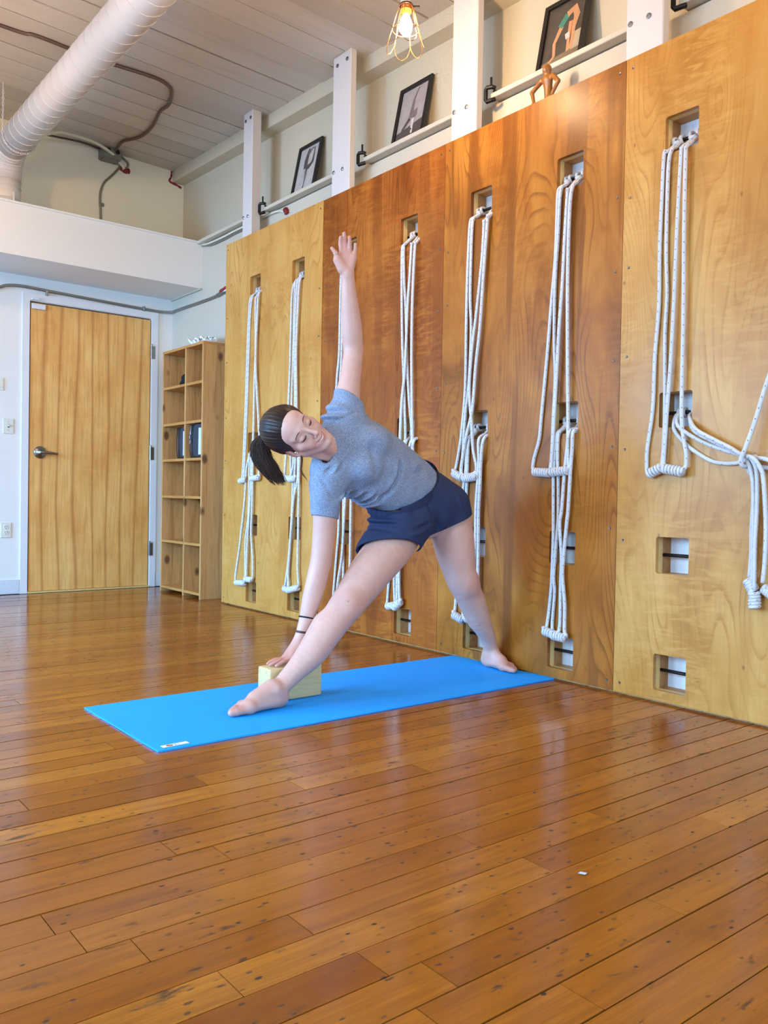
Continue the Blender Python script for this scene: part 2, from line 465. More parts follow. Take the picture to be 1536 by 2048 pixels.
for a, b in WINL:
    g = G()
    for lo, hi in (((a, WZ0), (a + .06, WZ1)), ((b - .06, WZ0), (b, WZ1)), ((a, WZ0), (b, WZ0 + .06)), ((a, WZ1 - .06), (b, WZ1))):
        g.box((lo[0], YL - .1, lo[1]), (hi[0], YL - .07, hi[1]))
    o = struct('window_%d' % wn, g, 'window_frame', 'white framed window in the long left wall', 'window'); o['group'] = 'windows of the left wall'; wn += 1
for a, b in WINR:
    g = G()
    for lo, hi in (((a, WZ0), (a + .06, WZ1)), ((b - .06, WZ0), (b, WZ1)), ((a, WZ0), (b, WZ0 + .06)), ((a, WZ1 - .06), (b, WZ1))):
        g.box((XR + .07, lo[0], lo[1]), (XR + .1, hi[0], hi[1]))
    o = struct('window_%d' % wn, g, 'window_frame', 'white framed window behind the viewer', 'window'); o['group'] = 'windows behind the viewer'; wn += 1

# ceiling: painted boards running across the room with open joints
def slab(x0, x1, y0, y1, dz0, dz1):
    return [(x0, y0, zc(x0, y0) + dz0), (x1, y0, zc(x1, y0) + dz0), (x1, y1, zc(x1, y1) + dz0), (x0, y1, zc(x0, y1) + dz0),
            (x0, y0, zc(x0, y0) + dz1), (x1, y0, zc(x1, y0) + dz1), (x1, y1, zc(x1, y1) + dz1), (x0, y1, zc(x0, y1) + dz1)]
plain('ceiling_gap', srgb(70, 56, 44), .9)
ceil_ = struct('ceiling', G().hexa(slab(XB - .1, XR + .1, YL - .1, .3, .03, .10)), 'ceiling_gap', 'white painted board ceiling', 'ceiling')
nb = int((XR - XB) / .194) + 1
for i in range(nb):
    a = XB + i * .194; gp = random.choice([.005, .007, .010, .013, .016])
    dz = random.uniform(-.003, .003)
    G().hexa(slab(a, min(a + .194 - gp, XR), YL, .145, dz, .03)).build('ceiling_board', 'ceiling_plank', ceil_)
# ceiling beam along the rope wall
g = G().hexa(slab(XB, XR, .14, .3, -.088, .03))
struct('trim_1', g, 'wall_tan', 'painted beam under the ceiling above the picture ledge', 'beam')
# soffit over the door
g = G().box((XB, YL, 2.297), (-.672, YLOW, 2.632)).box((-.676, YL, 2.632), (-.660, YLOW - .004, 2.645)).box((XB, YL, 2.632), (-.672, YLOW - .01, 2.638))
struct('trim_2', g, 'wall_paint', 'white boxed soffit over the door', 'soffit')
struct('trim_6', G().box((XB, .135, 2.290), (-.668, .154, 2.302)), 'wall_grey', 'thin strip where the soffit meets the wall', 'trim')
# base strip left of the door and in the corner
struct('baseboard_back', G().box((XB, YL, .004), (XB + .008, -1.004, .105)).box((XB, .036, .004), (XB + .008, YLOW, .105)), 'skirting_vinyl', 'pale vinyl skirting beside the door', 'baseboard')

# door with casing, hinges and lever
cas = G().box((XB, -.998, 0), (XB + .012, DY0 - .003, 2.178)).box((XB, DY1 + .003, 0), (XB + .012, .030, 2.178)).box((XB, DY0 - .003, DZ + .003), (XB + .012, DY1 + .003, 2.178))
struct('trim_3', cas, 'white_trim', 'white flat casing around the wooden door', 'door frame')
G_ = G().box((XB - .05, DY0 + .006, .014), (XB + .004, DY1 - .008, DZ - .010), .0015, 1)
door = struct('door_1', G_, 'door_veneer', 'tall honey-coloured ash veneer door with steel lever', 'door')
G().box((XB - .06, DY0, 0), (XB + .02, DY1, .012)).build('threshold', 'edge_ply', door)
for z in (1.86, 1.06, .30):
    g = G().lathe([(.007, 0), (.007, .10)], 10, (XB + .016, DY1 - .002, z - .05)).box((XB + .011, DY1 - .001, z - .05), (XB + .014, DY1 + .03, z + .05))
    h = g.build('hinge', 'steel', door)
    G().lathe([(.0085, 0), (.0085, .012), (.004, .016)], 10, (XB + .016, DY1 - .002, z + .05)).build('hinge_pin', 'zinc', h)
hz, hy = 1.03, -.866
g = G().lathe([(.045, 0), (.045, .006), (.038, .012), (.016, .014), (.016, .05)], 28, (XB + .004, hy, hz), (1, 0, 0))
lev = g.build('handle_rose', 'steel', door, True)
G().tube(smooth_path([(XB + .05, hy - .012, hz), (XB + .054, hy + .02, hz), (XB + .052, hy + .07, hz - .004), (XB + .046, hy + .115, hz - .008)]), [.013] * 7 + [.012] * 6 + [.009] * 6, 12).build('lever', 'steel', lev, True)
G().lathe([(.006, 0), (.006, .003)], 12, (XB + .066, hy, hz), (1, 0, 0)).build('keyhole', 'zinc', lev)
G().box((XB + .006, DY0 + .010, DZ - .056), (XB + .024, DY0 + .105, DZ - .018), .002, 1).build('alarm_contact', 'white_trim', door)
G().box((XB + .012, DY0 + .008, DZ + .008), (XB + .028, DY0 + .062, DZ + .022), .002, 1).build('alarm_magnet', 'white_trim', door)

# switch plates and outlet on the back wall
def plate(name, y0, y1, z0, z1, label, cat):
    r = empty(name, (XB, (y0 + y1) / 2, z0), label, cat)
    G().box((XB, y0, z0), (XB + .006, y1, z1), .002, 2).build('cover_plate', 'ivory_plate', r)
    return r
r = plate('light_switch', -1.121, -1.050, 1.155, 1.263, 'ivory toggle light switch left of the door handle', 'light switch')
G().box((XB + .006, -1.092, 1.197), (XB + .0085, -1.079, 1.222), .001, 1).build('toggle_bezel', 'box_grey', r)
G().box((XB + .008, -1.0895, 1.206), (XB + .022, -1.0815, 1.219), .001, 1).build('toggle', 'ivory_plate', r)
for z in (1.179, 1.240): G().lathe([(.003, 0), (.002, .0012)], 8, (XB + .006, -1.0855, z), (1, 0, 0)).build('screw', 'zinc', r)
r = plate('power_outlet', -1.130, -1.060, .409, .518, 'ivory double power outlet low on the wall left of the door', 'outlet')
for zc_ in (.445, .484):
    f = G().lathe([(.017, 0), (.016, .0025)], 20, (XB + .006, -1.095, zc_), (1, 0, 0)).build('receptacle', 'ivory_plate', r)
    g = G().box((XB + .0084, -1.1035, zc_ + .001), (XB + .0092, -1.1005, zc_ + .010)).box((XB + .0084, -1.0895, zc_ + .001), (XB + .0092, -1.0865, zc_ + .009)).lathe([(.0028, 0), (.0028, .0008)], 8, (XB + .0084, -1.095, zc_ - .008), (1, 0, 0))
    g.build('slots', 'slot_dark', f)
r = plate('thermostat', -1.19, -1.120, 1.459, 1.549, 'ivory wall control above the light switch at the photo edge', 'wall control')
G().box((XB + .006, -1.150, 1.480), (XB + .011, -1.128, 1.490), .001, 1).build('button', 'ivory_plate', r)

# ---------------------------------------------------------------- rope wall: four plywood panels with mortised openings
HX = [0.334 + .5105 * i for i in range(8)]        # left edge of each column of openings
HZ = [(2.030, 2.166), (1.022, 1.152), (.482, .618), (.047, .182)]
PX = [0.0, 1.169, 2.195, 3.2195, 4.2455]
HW = .135
def rounded(x0, x1, z0, z1, r, n=4):
    pts = []
    for cx, cz, a0 in ((x1 - r, z1 - r, 0), (x0 + r, z1 - r, 90), (x0 + r, z0 + r, 180), (x1 - r, z0 + r, 270)):
        for i in range(n + 1):
            a = math.radians(a0 + 90 * i / n); pts.append((cx + r * math.cos(a), cz + r * math.sin(a)))
    return pts
def sheet(name, outer, holes, y0, y1, mat, parent, loc=None):
    cu = bpy.data.curves.new(name, 'CURVE'); cu.dimensions = '2D'; cu.fill_mode = 'BOTH'
    cu.extrude = abs(y1 - y0) / 2
    for loop in [outer] + holes:
        sp = cu.splines.new('POLY'); sp.points.add(len(loop) - 1)
        for p, (x, z) in zip(sp.points, loop): p.co = (x, z, 0, 1)
        sp.use_cyclic_u = True
    o = bpy.data.objects.new('tmp', cu); COL.objects.link(o)
    me = bpy.data.meshes.new_from_object(o.evaluated_get(bpy.context.evaluated_depsgraph_get()))
    bpy.data.objects.remove(o); bpy.data.curves.remove(cu)
    me.name = name; me.materials.clear(); me.materials.append(M[mat])
    off = ORI[parent.name]; ym = (y0 + y1) / 2
    for v in me.vertices:
        x, z, d = v.co; v.co = (x - off.x, ym - d - off.y, z - off.z)
    ob = bpy.data.objects.new(name, me); COL.objects.link(ob); ob.parent = parent; ORI[ob.name] = off
    return ob
panel_txt = ['pale honey plywood rope panel nearest the bookcase', 'dark rippled brown plywood rope panel behind the raised arm',
             'orange-brown streaked plywood rope panel under the hanging lamp', 'light yellow birch plywood rope panel at the right edge of the photo']
pm = ['ply_a', 'ply_b', 'ply_c', 'ply_d']
screw_me = bpy.data.meshes.new('screw')
gs = G().lathe([(.0055, 0.0), (.005, -.0012), (.002, -.0006)], 10, (0, 0, 0), (0, 1, 0)); screw_me.from_pydata(gs.v, [], gs.f); screw_me.materials.append(M['dark_screw'])
bar_me = bpy.data.meshes.new('steel_bar')
gb = G().tube([(-.075, 0, 0), (.095, 0, 0)], .0065, 10); bar_me.from_pydata(gb.v, [], gb.f); bar_me.materials.append(M['black_iron']); bar_me.shade_smooth()
BZ = [2.086, 1.079, .549, .115]                      # bar heights
for i in range(4):
    xa, xb = PX[i], PX[i + 1]
    pr = empty('plywood_panel', ((xa + xb) / 2, .01, 0), panel_txt[i], 'rope panel')
    cols = [x for x in HX if xa < x and x + HW < xb]
    holes = [rounded(x, x + HW, z0, z1, .009) for x in cols for z0, z1 in HZ]
    dy = -.0035 if i == 0 else 0.0
    sheet('face_sheet', [(xa + .001, .009), (xb - .001, .009), (xb - .001, 2.445), (xa + .001, 2.445)], holes, dy, .019, pm[i], pr)
    for x in cols:
        for zi, (z0, z1) in enumerate(HZ):
            # lining of the opening: four boards and a white back
            t = .012
            def ring(y0, y1): return G().box((x - t, y0, z0 - t), (x - .001, y1, z1 + t)).box((x + HW + .001, y0, z0 - t), (x + HW + t, y1, z1 + t)).box((x - .001, y0, z1 + .001), (x + HW + .001, y1, z1 + t)).box((x - .001, y0, z0 - t), (x + HW + .001, y1, z0 - .001))
            ln = ring(.0465, .10).build('opening_lining', 'pine_shelf', pr)
            ring(.0195, .046).build('lit_ply_edge', 'edge_ply', ln)  # ply edges; the rear windows' light on them is put into the paler colour
            G().box((x - t, .1003, z0 - t), (x + HW + t, .105, z1 + t)).build('back_plate', 'hole_white', ln)
            b = bpy.data.objects.new('steel_bar', bar_me); COL.objects.link(b); b.parent = pr
            b.location = Vector((x + HW / 2 - .01, .052, BZ[zi])) - ORI[pr.name]
    sx = [xa + .045, xb - .045] + ([(cols[0] + cols[1] + HW) / 2] if len(cols) > 1 else [])
    for x in (xa + .03, xb - .03):
        for z in (.045, .62, .95, 1.28, 1.66, 1.93, 2.405):
            o = bpy.data.objects.new('screw', screw_me); COL.objects.link(o); o.parent = pr
            o.location = Vector((x, dy - .0002, z + random.uniform(-.03, .03) * (0 if z in (.045, 2.405) else 1))) - ORI[pr.name]
    # framing that carries the sheet
    g = G().box((xa, .0195, 2.36), (xb, .12, 2.438)).box((xa, .0195, .0), (xb, .12, .03))
    for x in (xa + .01, xb - .05): g.box((x, .0195, .03), (x + .04, .12, 2.36))
    g.build('frame', 'pine', pr)

# white posts rising from behind the panels to the ceiling
for i, (xa, xb, yb, txt) in enumerate(((.174, .292, .088, 'white painted post nearest the soffit corner'), (1.210, 1.380, .062, 'white painted post between the two black-and-white photographs'),
                              (2.208, 2.377, .062, 'white painted post behind the caged lamp'), (3.198, 3.362, .062, 'white painted post at the top right corner'))):
    r = empty('white_post', ((xa + xb) / 2, .02, 2.44), txt, 'post', 'white posts above the rope panels')
    zt = zc(xa, .03) - .004
    g = G().box((xa, .0205, 2.4385), (xb, yb, zt), .004, 1); g.build('board', 'post_white', r)
    for fx, fz in ((.25, zt - .055), (.8, zt - .05), (.12, 2.590), (.62, 2.587)):
        bx = xa + fx * (xb - xa)
        G().lathe([(.011, 0), (.011, -.003), (.006, -.006)], 12, (bx, .0205, fz), (0, 1, 0)).build('bolt', 'dark_screw' if fz > 3 else 'zinc', r)
# picture ledge: rails between the posts, held by black clamps
LED = [(-.67, .165, 'short ledge rail beside the soffit'), (.303, 1.20, 'ledge rail under the standing pose photograph'), (1.390, 2.20, 'ledge rail under the arm balance photograph'),
       (2.385, 3.19, 'ledge rail under the colour photograph'), (3.372, 5.0, 'ledge rail at the top right corner')]
for a, b, t in LED:
    g = G().box((a, .102, 2.624), (b, YUP, 2.648), .003, 1)
    tag(g.build('picture_ledge', 'wall_grey'), 'cream ' + t, 'ledge', 'rails of the picture ledge')
def clamp(x, txt):
    r = empty('c_clamp', (x, .09, 2.60), txt, 'clamp', 'black clamps on the ledge')
    y = .086
    G().tube([(x + .030, y + .02, 2.664), (x + .024, y + .006, 2.668), (x + .002, y - .006, 2.668), (x - .004, y - .008, 2.660), (x - .004, y - .008, 2.612), (x + .002, y - .006, 2.603), (x + .026, y, 2.604), (x + .036, y + .014, 2.610)], .010, 8).build('clamp_frame', 'black_iron', r)
    G().tube([(x + .020, y + .002, 2.664), (x + .020, y + .002, 2.712)], .0055, 8).build('clamp_screw', 'black_iron', r)
    G().lathe([(.010, 0), (.010, .006)], 10, (x + .026, y + .022, 2.6485)).build('clamp_pad', 'black_iron', r)
for x, t in ((.302, 'black clamp on the ledge beside the far white post'), (1.388, 'black clamp on the ledge beside the second white post'), (2.385, 'black clamp on the ledge between lamp post and wooden figure'), (3.370, 'black clamp on the ledge at the top right corner')):
    clamp(x, t)
SLINGS = {
'A1':["a",0,[[[.349,2.023],[.333,1.912],[.32,1.664],[.309,1.371],[.292,1.041],[.283,.913],[.271,.853]],[[.375,2.029],[.352,1.909],[.34,1.661],[.329,1.369],[.312,1.04],[.303,.912],[.298,.856]]],[[.279,.837],[.319,.843]]],
'A2':["a",1,[[[.446,2.014],[.442,1.932],[.45,1.675],[.443,1.484],[.435,1.1],[.419,.971],[.422,.875]],[[.477,2.028],[.463,1.865],[.452,1.611],[.485,1.321],[.525,1.032],[.522,.937],[.511,.88]]],[[.427,.852],[.522,.858]]],
'B1':["a",0,[[[.873,2.017],[.853,1.94],[.848,1.724],[.843,1.51],[.832,1.293],[.812,.987],[.803,.905],[.801,.865]],[[.889,2.023],[.883,1.863],[.879,1.593],[.87,1.326],[.867,.986],[.872,.886]]],[[.823,.853],[.897,.846]]],
'B2':["a",1,[[[.935,2.022],[.918,1.837],[.914,1.588],[.929,1.285],[.926,.984],[.896,.876]],[[.957,2.024],[.94,1.834],[.931,1.586],[.945,1.284],[.943,.983],[.935,.873]]],[[.884,.843],[.945,.849]]],
'C1':["a",0,[[[1.386,2.036],[1.36,1.95],[1.356,1.561],[1.337,1.399],[1.317,1.064],[1.3,.966]],[[1.404,2.038],[1.379,1.946],[1.38,1.558],[1.366,1.368],[1.356,1.062],[1.354,.964]]],[[1.312,.945],[1.371,.944]]],
'C2':["a",1,[[[1.457,2.035],[1.451,1.93],[1.443,1.549],[1.421,1.362],[1.396,1.06],[1.385,.949]],[[1.48,2.036],[1.47,1.927],[1.471,1.545],[1.467,1.358],[1.467,1.057],[1.46,.947]]],[[1.394,.929],[1.469,.928]]],
'D1':["a",0,[[[1.908,2.025],[1.892,1.999],[1.895,1.791],[1.906,1.551],[1.921,1.372],[1.935,1.193],[1.944,1.039],[1.927,.937]],[[1.92,2.03],[1.905,2.008],[1.913,1.845],[1.929,1.697],[1.947,1.428],[1.97,1.227],[1.993,1.073],[1.997,.923]]],[[1.925,.911],[2.015,.905]]],
'D2':["a",1,[[[1.981,2.007],[1.971,1.857],[1.958,1.7],[1.953,1.543],[1.944,1.369],[1.925,1.228],[1.916,1.039],[1.91,.912]],[[2.008,2.006],[1.999,1.852],[1.994,1.655],[1.997,1.421],[2.008,1.159],[2.018,.989],[2.027,.897]]],[[1.917,.886],[2.03,.879]]],
'E1':["a",0,[[[2.383,2.029],[2.376,1.921],[2.371,1.769],[2.37,1.549],[2.371,1.261],[2.353,1.067],[2.342,.995],[2.316,.886]],[[2.398,2.025],[2.393,1.861],[2.393,1.67],[2.404,1.516],[2.394,1.273],[2.375,1.129],[2.363,.952],[2.352,.869]]],[[2.32,.864],[2.371,.843]]],
'E2':["a",1,[[[2.486,1.997],[2.478,1.841],[2.449,1.602],[2.424,1.435],[2.412,1.247],[2.43,1.099],[2.443,.977],[2.466,.874]],[[2.508,2.009],[2.489,1.764],[2.473,1.532],[2.45,1.347],[2.434,1.159],[2.399,1.041],[2.378,.952],[2.374,.856]]],[[2.391,.838],[2.475,.849]]],
'F1':["a",0,[[[2.902,2.031],[2.898,1.943],[2.894,1.756],[2.877,1.561],[2.86,1.347],[2.836,1.1],[2.826,1.002],[2.801,.928],[2.794,.891]],[[2.914,2.023],[2.907,1.838],[2.896,1.652],[2.897,1.429],[2.907,1.256],[2.901,1.085],[2.897,.946],[2.89,.877]]],[[2.81,.865],[2.9,.86]]],
'F2':["a",1,[[[2.962,2.008],[2.953,1.841],[2.945,1.641],[2.933,1.465],[2.926,1.295],[2.916,1.083],[2.911,.986],[2.903,.876]],[[2.982,2.01],[2.973,1.879],[2.972,1.628],[2.98,1.332],[2.989,1.079],[2.991,.959],[2.997,.891]]],[[2.908,.862],[2.999,.869]]],
'G1':["a",0,[[[3.41,2.043],[3.399,2.023],[3.394,1.856],[3.39,1.682],[3.392,1.476],[3.38,1.286],[3.376,1.094],[3.356,.944],[3.356,.873]],[[3.429,2.043],[3.418,1.964],[3.418,1.676],[3.426,1.508],[3.421,1.357],[3.428,1.09],[3.425,.939],[3.422,.888]]],[[3.373,.851],[3.43,.874]]],
'G2':["a",1,[[[3.479,2.024],[3.478,2.003],[3.469,1.76],[3.463,1.485],[3.456,1.276],[3.445,1.088],[3.438,.938],[3.434,.887]],[[3.499,2.023],[3.496,1.994],[3.497,1.716],[3.502,1.456],[3.503,1.27],[3.504,1.064],[3.513,.985],[3.526,.923],[3.527,.883]]],[[3.438,.87],[3.521,.856]]],
'a1':["b",0,[[[.375,1.018],[.329,.912],[.32,.784],[.298,.629],[.251,.396],[.208,.23],[.203,.176]],[[.366,.999],[.37,.784],[.362,.592],[.33,.434],[.337,.201]]],[[.231,.162],[.345,.169]]],
'a2':["b",1,[[[.418,1.01],[.417,.83],[.403,.658],[.378,.404],[.37,.217]],[[.437,1.016],[.436,.829],[.434,.684],[.427,.494],[.451,.344],[.454,.218]]],[[.368,.198],[.453,.199]]],
'b1':["b",0,[[[.902,1.012],[.896,.81],[.888,.608],[.864,.371],[.844,.275],[.824,.194]],[[.924,1.014],[.919,.81],[.897,.608],[.879,.432],[.867,.277],[.858,.191]]],[[.848,.178],[.888,.176]]],
'b2':["b",1,[[[.974,1.024],[.969,.843],[.928,.726],[.908,.552],[.888,.373],[.879,.278],[.887,.2]],[[.996,1.026],[.983,.929],[.983,.727],[.984,.495],[.984,.323],[.998,.22]]],[[.886,.173],[.997,.202]]],
'c1':["b",0,[[[1.424,1.023],[1.4,.866],[1.381,.702],[1.376,.542],[1.36,.404],[1.339,.217],[1.333,.174]],[[1.442,1.025],[1.42,.838],[1.421,.616],[1.425,.464],[1.429,.328],[1.419,.177]]],[[1.349,.156],[1.431,.16]]],
'c2':["b",1,[[[1.486,1.031],[1.467,.865],[1.453,.723],[1.443,.573],[1.429,.409],[1.395,.262],[1.388,.18]],[[1.513,1.036],[1.509,.865],[1.507,.724],[1.508,.521],[1.507,.388],[1.5,.192]]],[[1.401,.157],[1.504,.173]]],
'd1':["b",0,[[[1.932,1.023],[1.904,.887],[1.877,.708],[1.855,.502],[1.831,.309],[1.821,.207]],[[1.948,1.025],[1.928,.886],[1.909,.708],[1.895,.504],[1.875,.344],[1.883,.213]]],[[1.837,.183],[1.901,.198]]],
'd2':["b",1,[[[2.0,1.03],[1.973,.885],[1.947,.709],[1.929,.506],[1.913,.355],[1.913,.215]],[[2.023,1.031],[1.997,.885],[1.97,.709],[1.949,.507],[1.928,.378],[1.937,.225]]],[[1.901,.185],[1.944,.216]]],
'e1':["b",0,[[[2.388,1.012],[2.385,.952],[2.384,.871],[2.371,.789],[2.374,.696],[2.362,.506],[2.336,.282],[2.329,.221]],[[2.403,1.019],[2.397,.925],[2.396,.845],[2.391,.761],[2.393,.696],[2.389,.508],[2.384,.321],[2.383,.218]]],[[2.338,.199],[2.393,.182]]],
'e2':["b",1,[[[2.478,1.016],[2.482,.922],[2.477,.817],[2.469,.698],[2.47,.548],[2.463,.398],[2.441,.221]],[[2.507,1.014],[2.496,.922],[2.493,.817],[2.487,.698],[2.488,.587],[2.489,.375],[2.48,.226]]],[[2.425,.192],[2.487,.199]]],
'f1':["b",0,[[[2.924,1.026],[2.917,.987],[2.911,.914],[2.908,.835],[2.911,.708],[2.914,.612],[2.912,.475],[2.907,.361],[2.889,.219]],[[2.934,1.025],[2.928,.986],[2.93,.889],[2.934,.839],[2.938,.709],[2.937,.649],[2.927,.518],[2.921,.423],[2.928,.363],[2.919,.216]]],[[2.894,.197],[2.94,.189]]],
'f2':["b",1,[[[2.996,1.026],[2.987,.953],[2.975,.839],[2.966,.709],[2.957,.649],[2.97,.521],[2.969,.393],[2.967,.215]],[[3.016,1.025],[3.013,.958],[3.006,.851],[2.999,.71],[2.993,.651],[2.979,.496],[2.978,.429],[2.992,.319],[2.994,.213]]],[[2.94,.187],[2.997,.185]]],
}

# ---------------------------------------------------------------- rope slings
RR = .0076
COLN = 'ABCDEFG'
ORD = ['far-left column', 'second column from the bookcase', 'column behind the raised arm', 'column between the arm and the middle seam', 'column above the bent-over back', 'column under the wooden figure', 'right-hand column with the tied ropes']
def coil(g, p0, p1, R, r, turns, n=7):
    """rope wound tightly round a handle from p0 to p1, as one helix"""
    A = Vector(p1) - Vector(p0); L = A.length; A.normalize()
    U = Vector((0, 1, 0)); U = (U - A * U.dot(A)).normalized(); W = A.cross(U)
    N = int(turns * 10); pts = []
    for i in range(N + 1):
        t = i / N; a = 2 * math.pi * turns * t
        pts.append(Vector(p0) + A * (L * t) + (U * math.cos(a) + W * math.sin(a)) * (R - r))
    g.tube(pts, r, n, uv=True)
def sling(key, dat):
    lv, ly, S, H = dat
    col = COLN.index(key[0].upper())
    zi = 0 if lv == 'a' else 1
    yd = -(.0085 + .0135 * ly); yh = -(.021 + .006 * ly)
    if lv == 'b': txt = 'lower rope sling, %s loop, %s'
    else: txt = 'top rope sling, %s loop, %s'
    side = 'left' if key[1] == '1' else 'right'
    r = empty('rope_sling', (S[0][0][0], .05, BZ[zi]), 'white ' + txt % (side, ORD[col]), 'rope', 'rope slings of the rope wall')
    g = G(); xs = []
    Lh = (Vector((H[0][0], yh, H[0][1])), Vector((H[1][0], yh, H[1][1])))
    ax = (Lh[1] - Lh[0]).normalized()
    ext = max(0.0, .034 - (Lh[1] - Lh[0]).length / 2)     # keep a believable handle length
    Lh = (Lh[0] - ax * ext, Lh[1] + ax * ext)
    for k, st in enumerate(S):
        bx = st[0][0] + (0 if k == 0 else 0.0); xs.append(bx)
        z0 = HZ[zi][0]
        pts = [(bx + .004, .047, BZ[zi] - .006), (bx + .002, .018, z0 + .022), (st[0][0], yd + .001, min(st[0][1], z0 + .004))]
        rest = st[1:] if st[0][1] >= z0 - .02 else st
        pts += [(x, yd, z) for x, z in rest]
        e = Lh[k]; pts.append((e.x - (.004 if k == 0 else -.004), yh, e.z + .014)); pts.append((e.x + (.010 if k == 0 else -.010), yh, e.z))
        g.tube(smooth_path(pts, 5), RR, 8, uv=True)
    g.build('rope_loop', 'rope_braid', r, True)
    # cow hitch round the bar
    g = G(); xm = sum(xs) / 2
    for x in (xs[0] - .004, xs[1] + .006):
        ring = [(x + .002 * math.sin(a * 2), .052 + .0135 * math.cos(a), BZ[zi] + .0135 * math.sin(a)) for a in [2 * math.pi * i / 12 for i in range(12)]]
        g.tube(ring, RR * .95, 7, closed=True, uv=True)
    g.tube([(xs[0] - .004, .036, BZ[zi] - .008), (xm, .03, BZ[zi] - .012), (xs[1] + .006, .036, BZ[zi] - .008)], RR, 7, uv=True)
    g.build('bar_hitch', 'rope_braid', r, True)
    g = G()
    L = (Lh[1] - Lh[0]).length
    coil(g, Lh[0], Lh[1], .0205, .0062, max(4, L / .0128))
    g.tube([Lh[0] - ax * .002, Lh[1] + ax * .002], .0140, 8)
    g.build('wound_handle', 'rope_braid', r, True)
    return r
for k_, d_ in SLINGS.items():
    sling(k_, d_)

# the two lower slings of the last column, pulled aside and tied to a rope hanging from the next column
TB = {'t1':[[3.515,1.053],[3.57,1.007],[3.641,0.967],[3.699,0.938],[3.748,0.91]],
't2':[[3.518,1.038],[3.564,0.998],[3.631,0.962],[3.689,0.935],[3.746,0.908]],
't3':[[3.469,1.06],[3.488,1.027],[3.519,1.0],[3.592,0.96],[3.667,0.931],[3.74,0.908]],
't4':[[3.459,1.057],[3.466,1.016],[3.496,0.976],[3.545,0.935],[3.613,0.896],[3.659,0.886],[3.706,0.885],[3.74,0.893]],
'ha':[[3.764,0.894],[3.774,0.843],[3.777,0.754],[3.774,0.665],[3.775,0.577],[3.771,0.5]],
'hb':[[3.766,0.906],[3.789,0.878],[3.798,0.828],[3.8,0.725],[3.796,0.608],[3.798,0.46]],
'hc':[[3.788,0.899],[3.813,0.866],[3.825,0.828],[3.837,0.694],[3.838,0.578],[3.832,0.487]],
'hd':[[3.761,0.886],[3.779,0.827],[3.785,0.726],[3.786,0.607],[3.788,0.474]]}
def tied(pairs, hand, txt, yo):
    r = empty('rope_sling', (3.48, .05, BZ[1]), txt, 'rope', 'rope slings of the rope wall')
    g = G()
    for k, (a, b) in enumerate(pairs):
        A, B = TB[a], TB[b]
        yy = yo - .012 * k
        pts = [(A[0][0] - .004, .047, BZ[1] - .004), (A[0][0], .012, A[0][1] + .004)]
        pts += [(x, yy + .004, z) for x, z in A[1:]] + [(x, yy - .004, z) for x, z in B]
        g.tube(smooth_path(pts, 5), RR, 8, uv=True)
    g.build('rope_loop', 'rope_braid', r, True)
    g = G()
    for x in (TB[pairs[0][0]][0][0] - .006, TB[pairs[1][0]][0][0] + .004):
        ring = [(x, .052 + .0135 * math.cos(a), BZ[1] + .0135 * math.sin(a)) for a in [2 * math.pi * i / 12 for i in range(12)]]
        g.tube(ring, RR * .95, 7, closed=True, uv=True)
    g.build('bar_hitch', 'rope_braid', r, True)
    g = G(); coil(g, hand[0], hand[1], .0215, .0062, 5); g.tube([hand[0], hand[1]], .011, 8)
    g.build('wound_handle', 'rope_braid', r, True)
tied([('t4', 'ha'), ('t3', 'hd')], ((3.768, -.022, .492), (3.790, -.020, .452)), 'white rope sling pulled sideways, lower of the two tied at the right edge', -.012)
tied([('t2', 'hb'), ('t1', 'hc')], ((3.797, -.032, .452), (3.799, -.032, .398)), 'white rope sling pulled sideways, upper of the two tied at the right edge', -.030)
r = empty('rope_sling', (HX[7] + .05, .05, BZ[0]), 'white rope coming down from beyond the right edge, knotted round the tied slings', 'rope', 'rope slings of the rope wall')
g = G()
up = [(HX[7] + .03, .047, BZ[0] - .006), (HX[7] + .025, .016, HZ[0][0] + .02), (HX[7] + .02, -.012, HZ[0][0] - .01), (3.89, -.015, 1.6), (3.85, -.02, 1.26), (3.835, -.025, 1.197), (3.817, -.034, 1.13), (3.791, -.044, 1.022), (3.767, -.055, .936), (3.752, -.056, .897), (3.752, -.044, .873), (3.758, -.016, .880), (3.772, -.010, .905), (3.79, -.02, .90), (3.83, -.03, .893), (3.86, -.02, .872)]
g.tube(smooth_path(up, 5), RR * 1.05, 8, uv=True)
g.build('rope_loop', 'rope_braid', r, True)
g = G(); g.tube(smooth_path([(3.757, -.02, .873), (3.762, -.012, .850), (3.775, -.010, .852), (3.79, -.012, .866), (3.81, -.012, .868), (3.85, -.012, .86)], 4), RR * 1.1, 8, uv=True); g.build('bar_hitch', 'rope_braid', r, True)
g = G(); coil(g, (3.822, -.022, .468), (3.852, -.022, .447), .019, .006, 4); g.build('wound_handle', 'rope_braid', r, True)

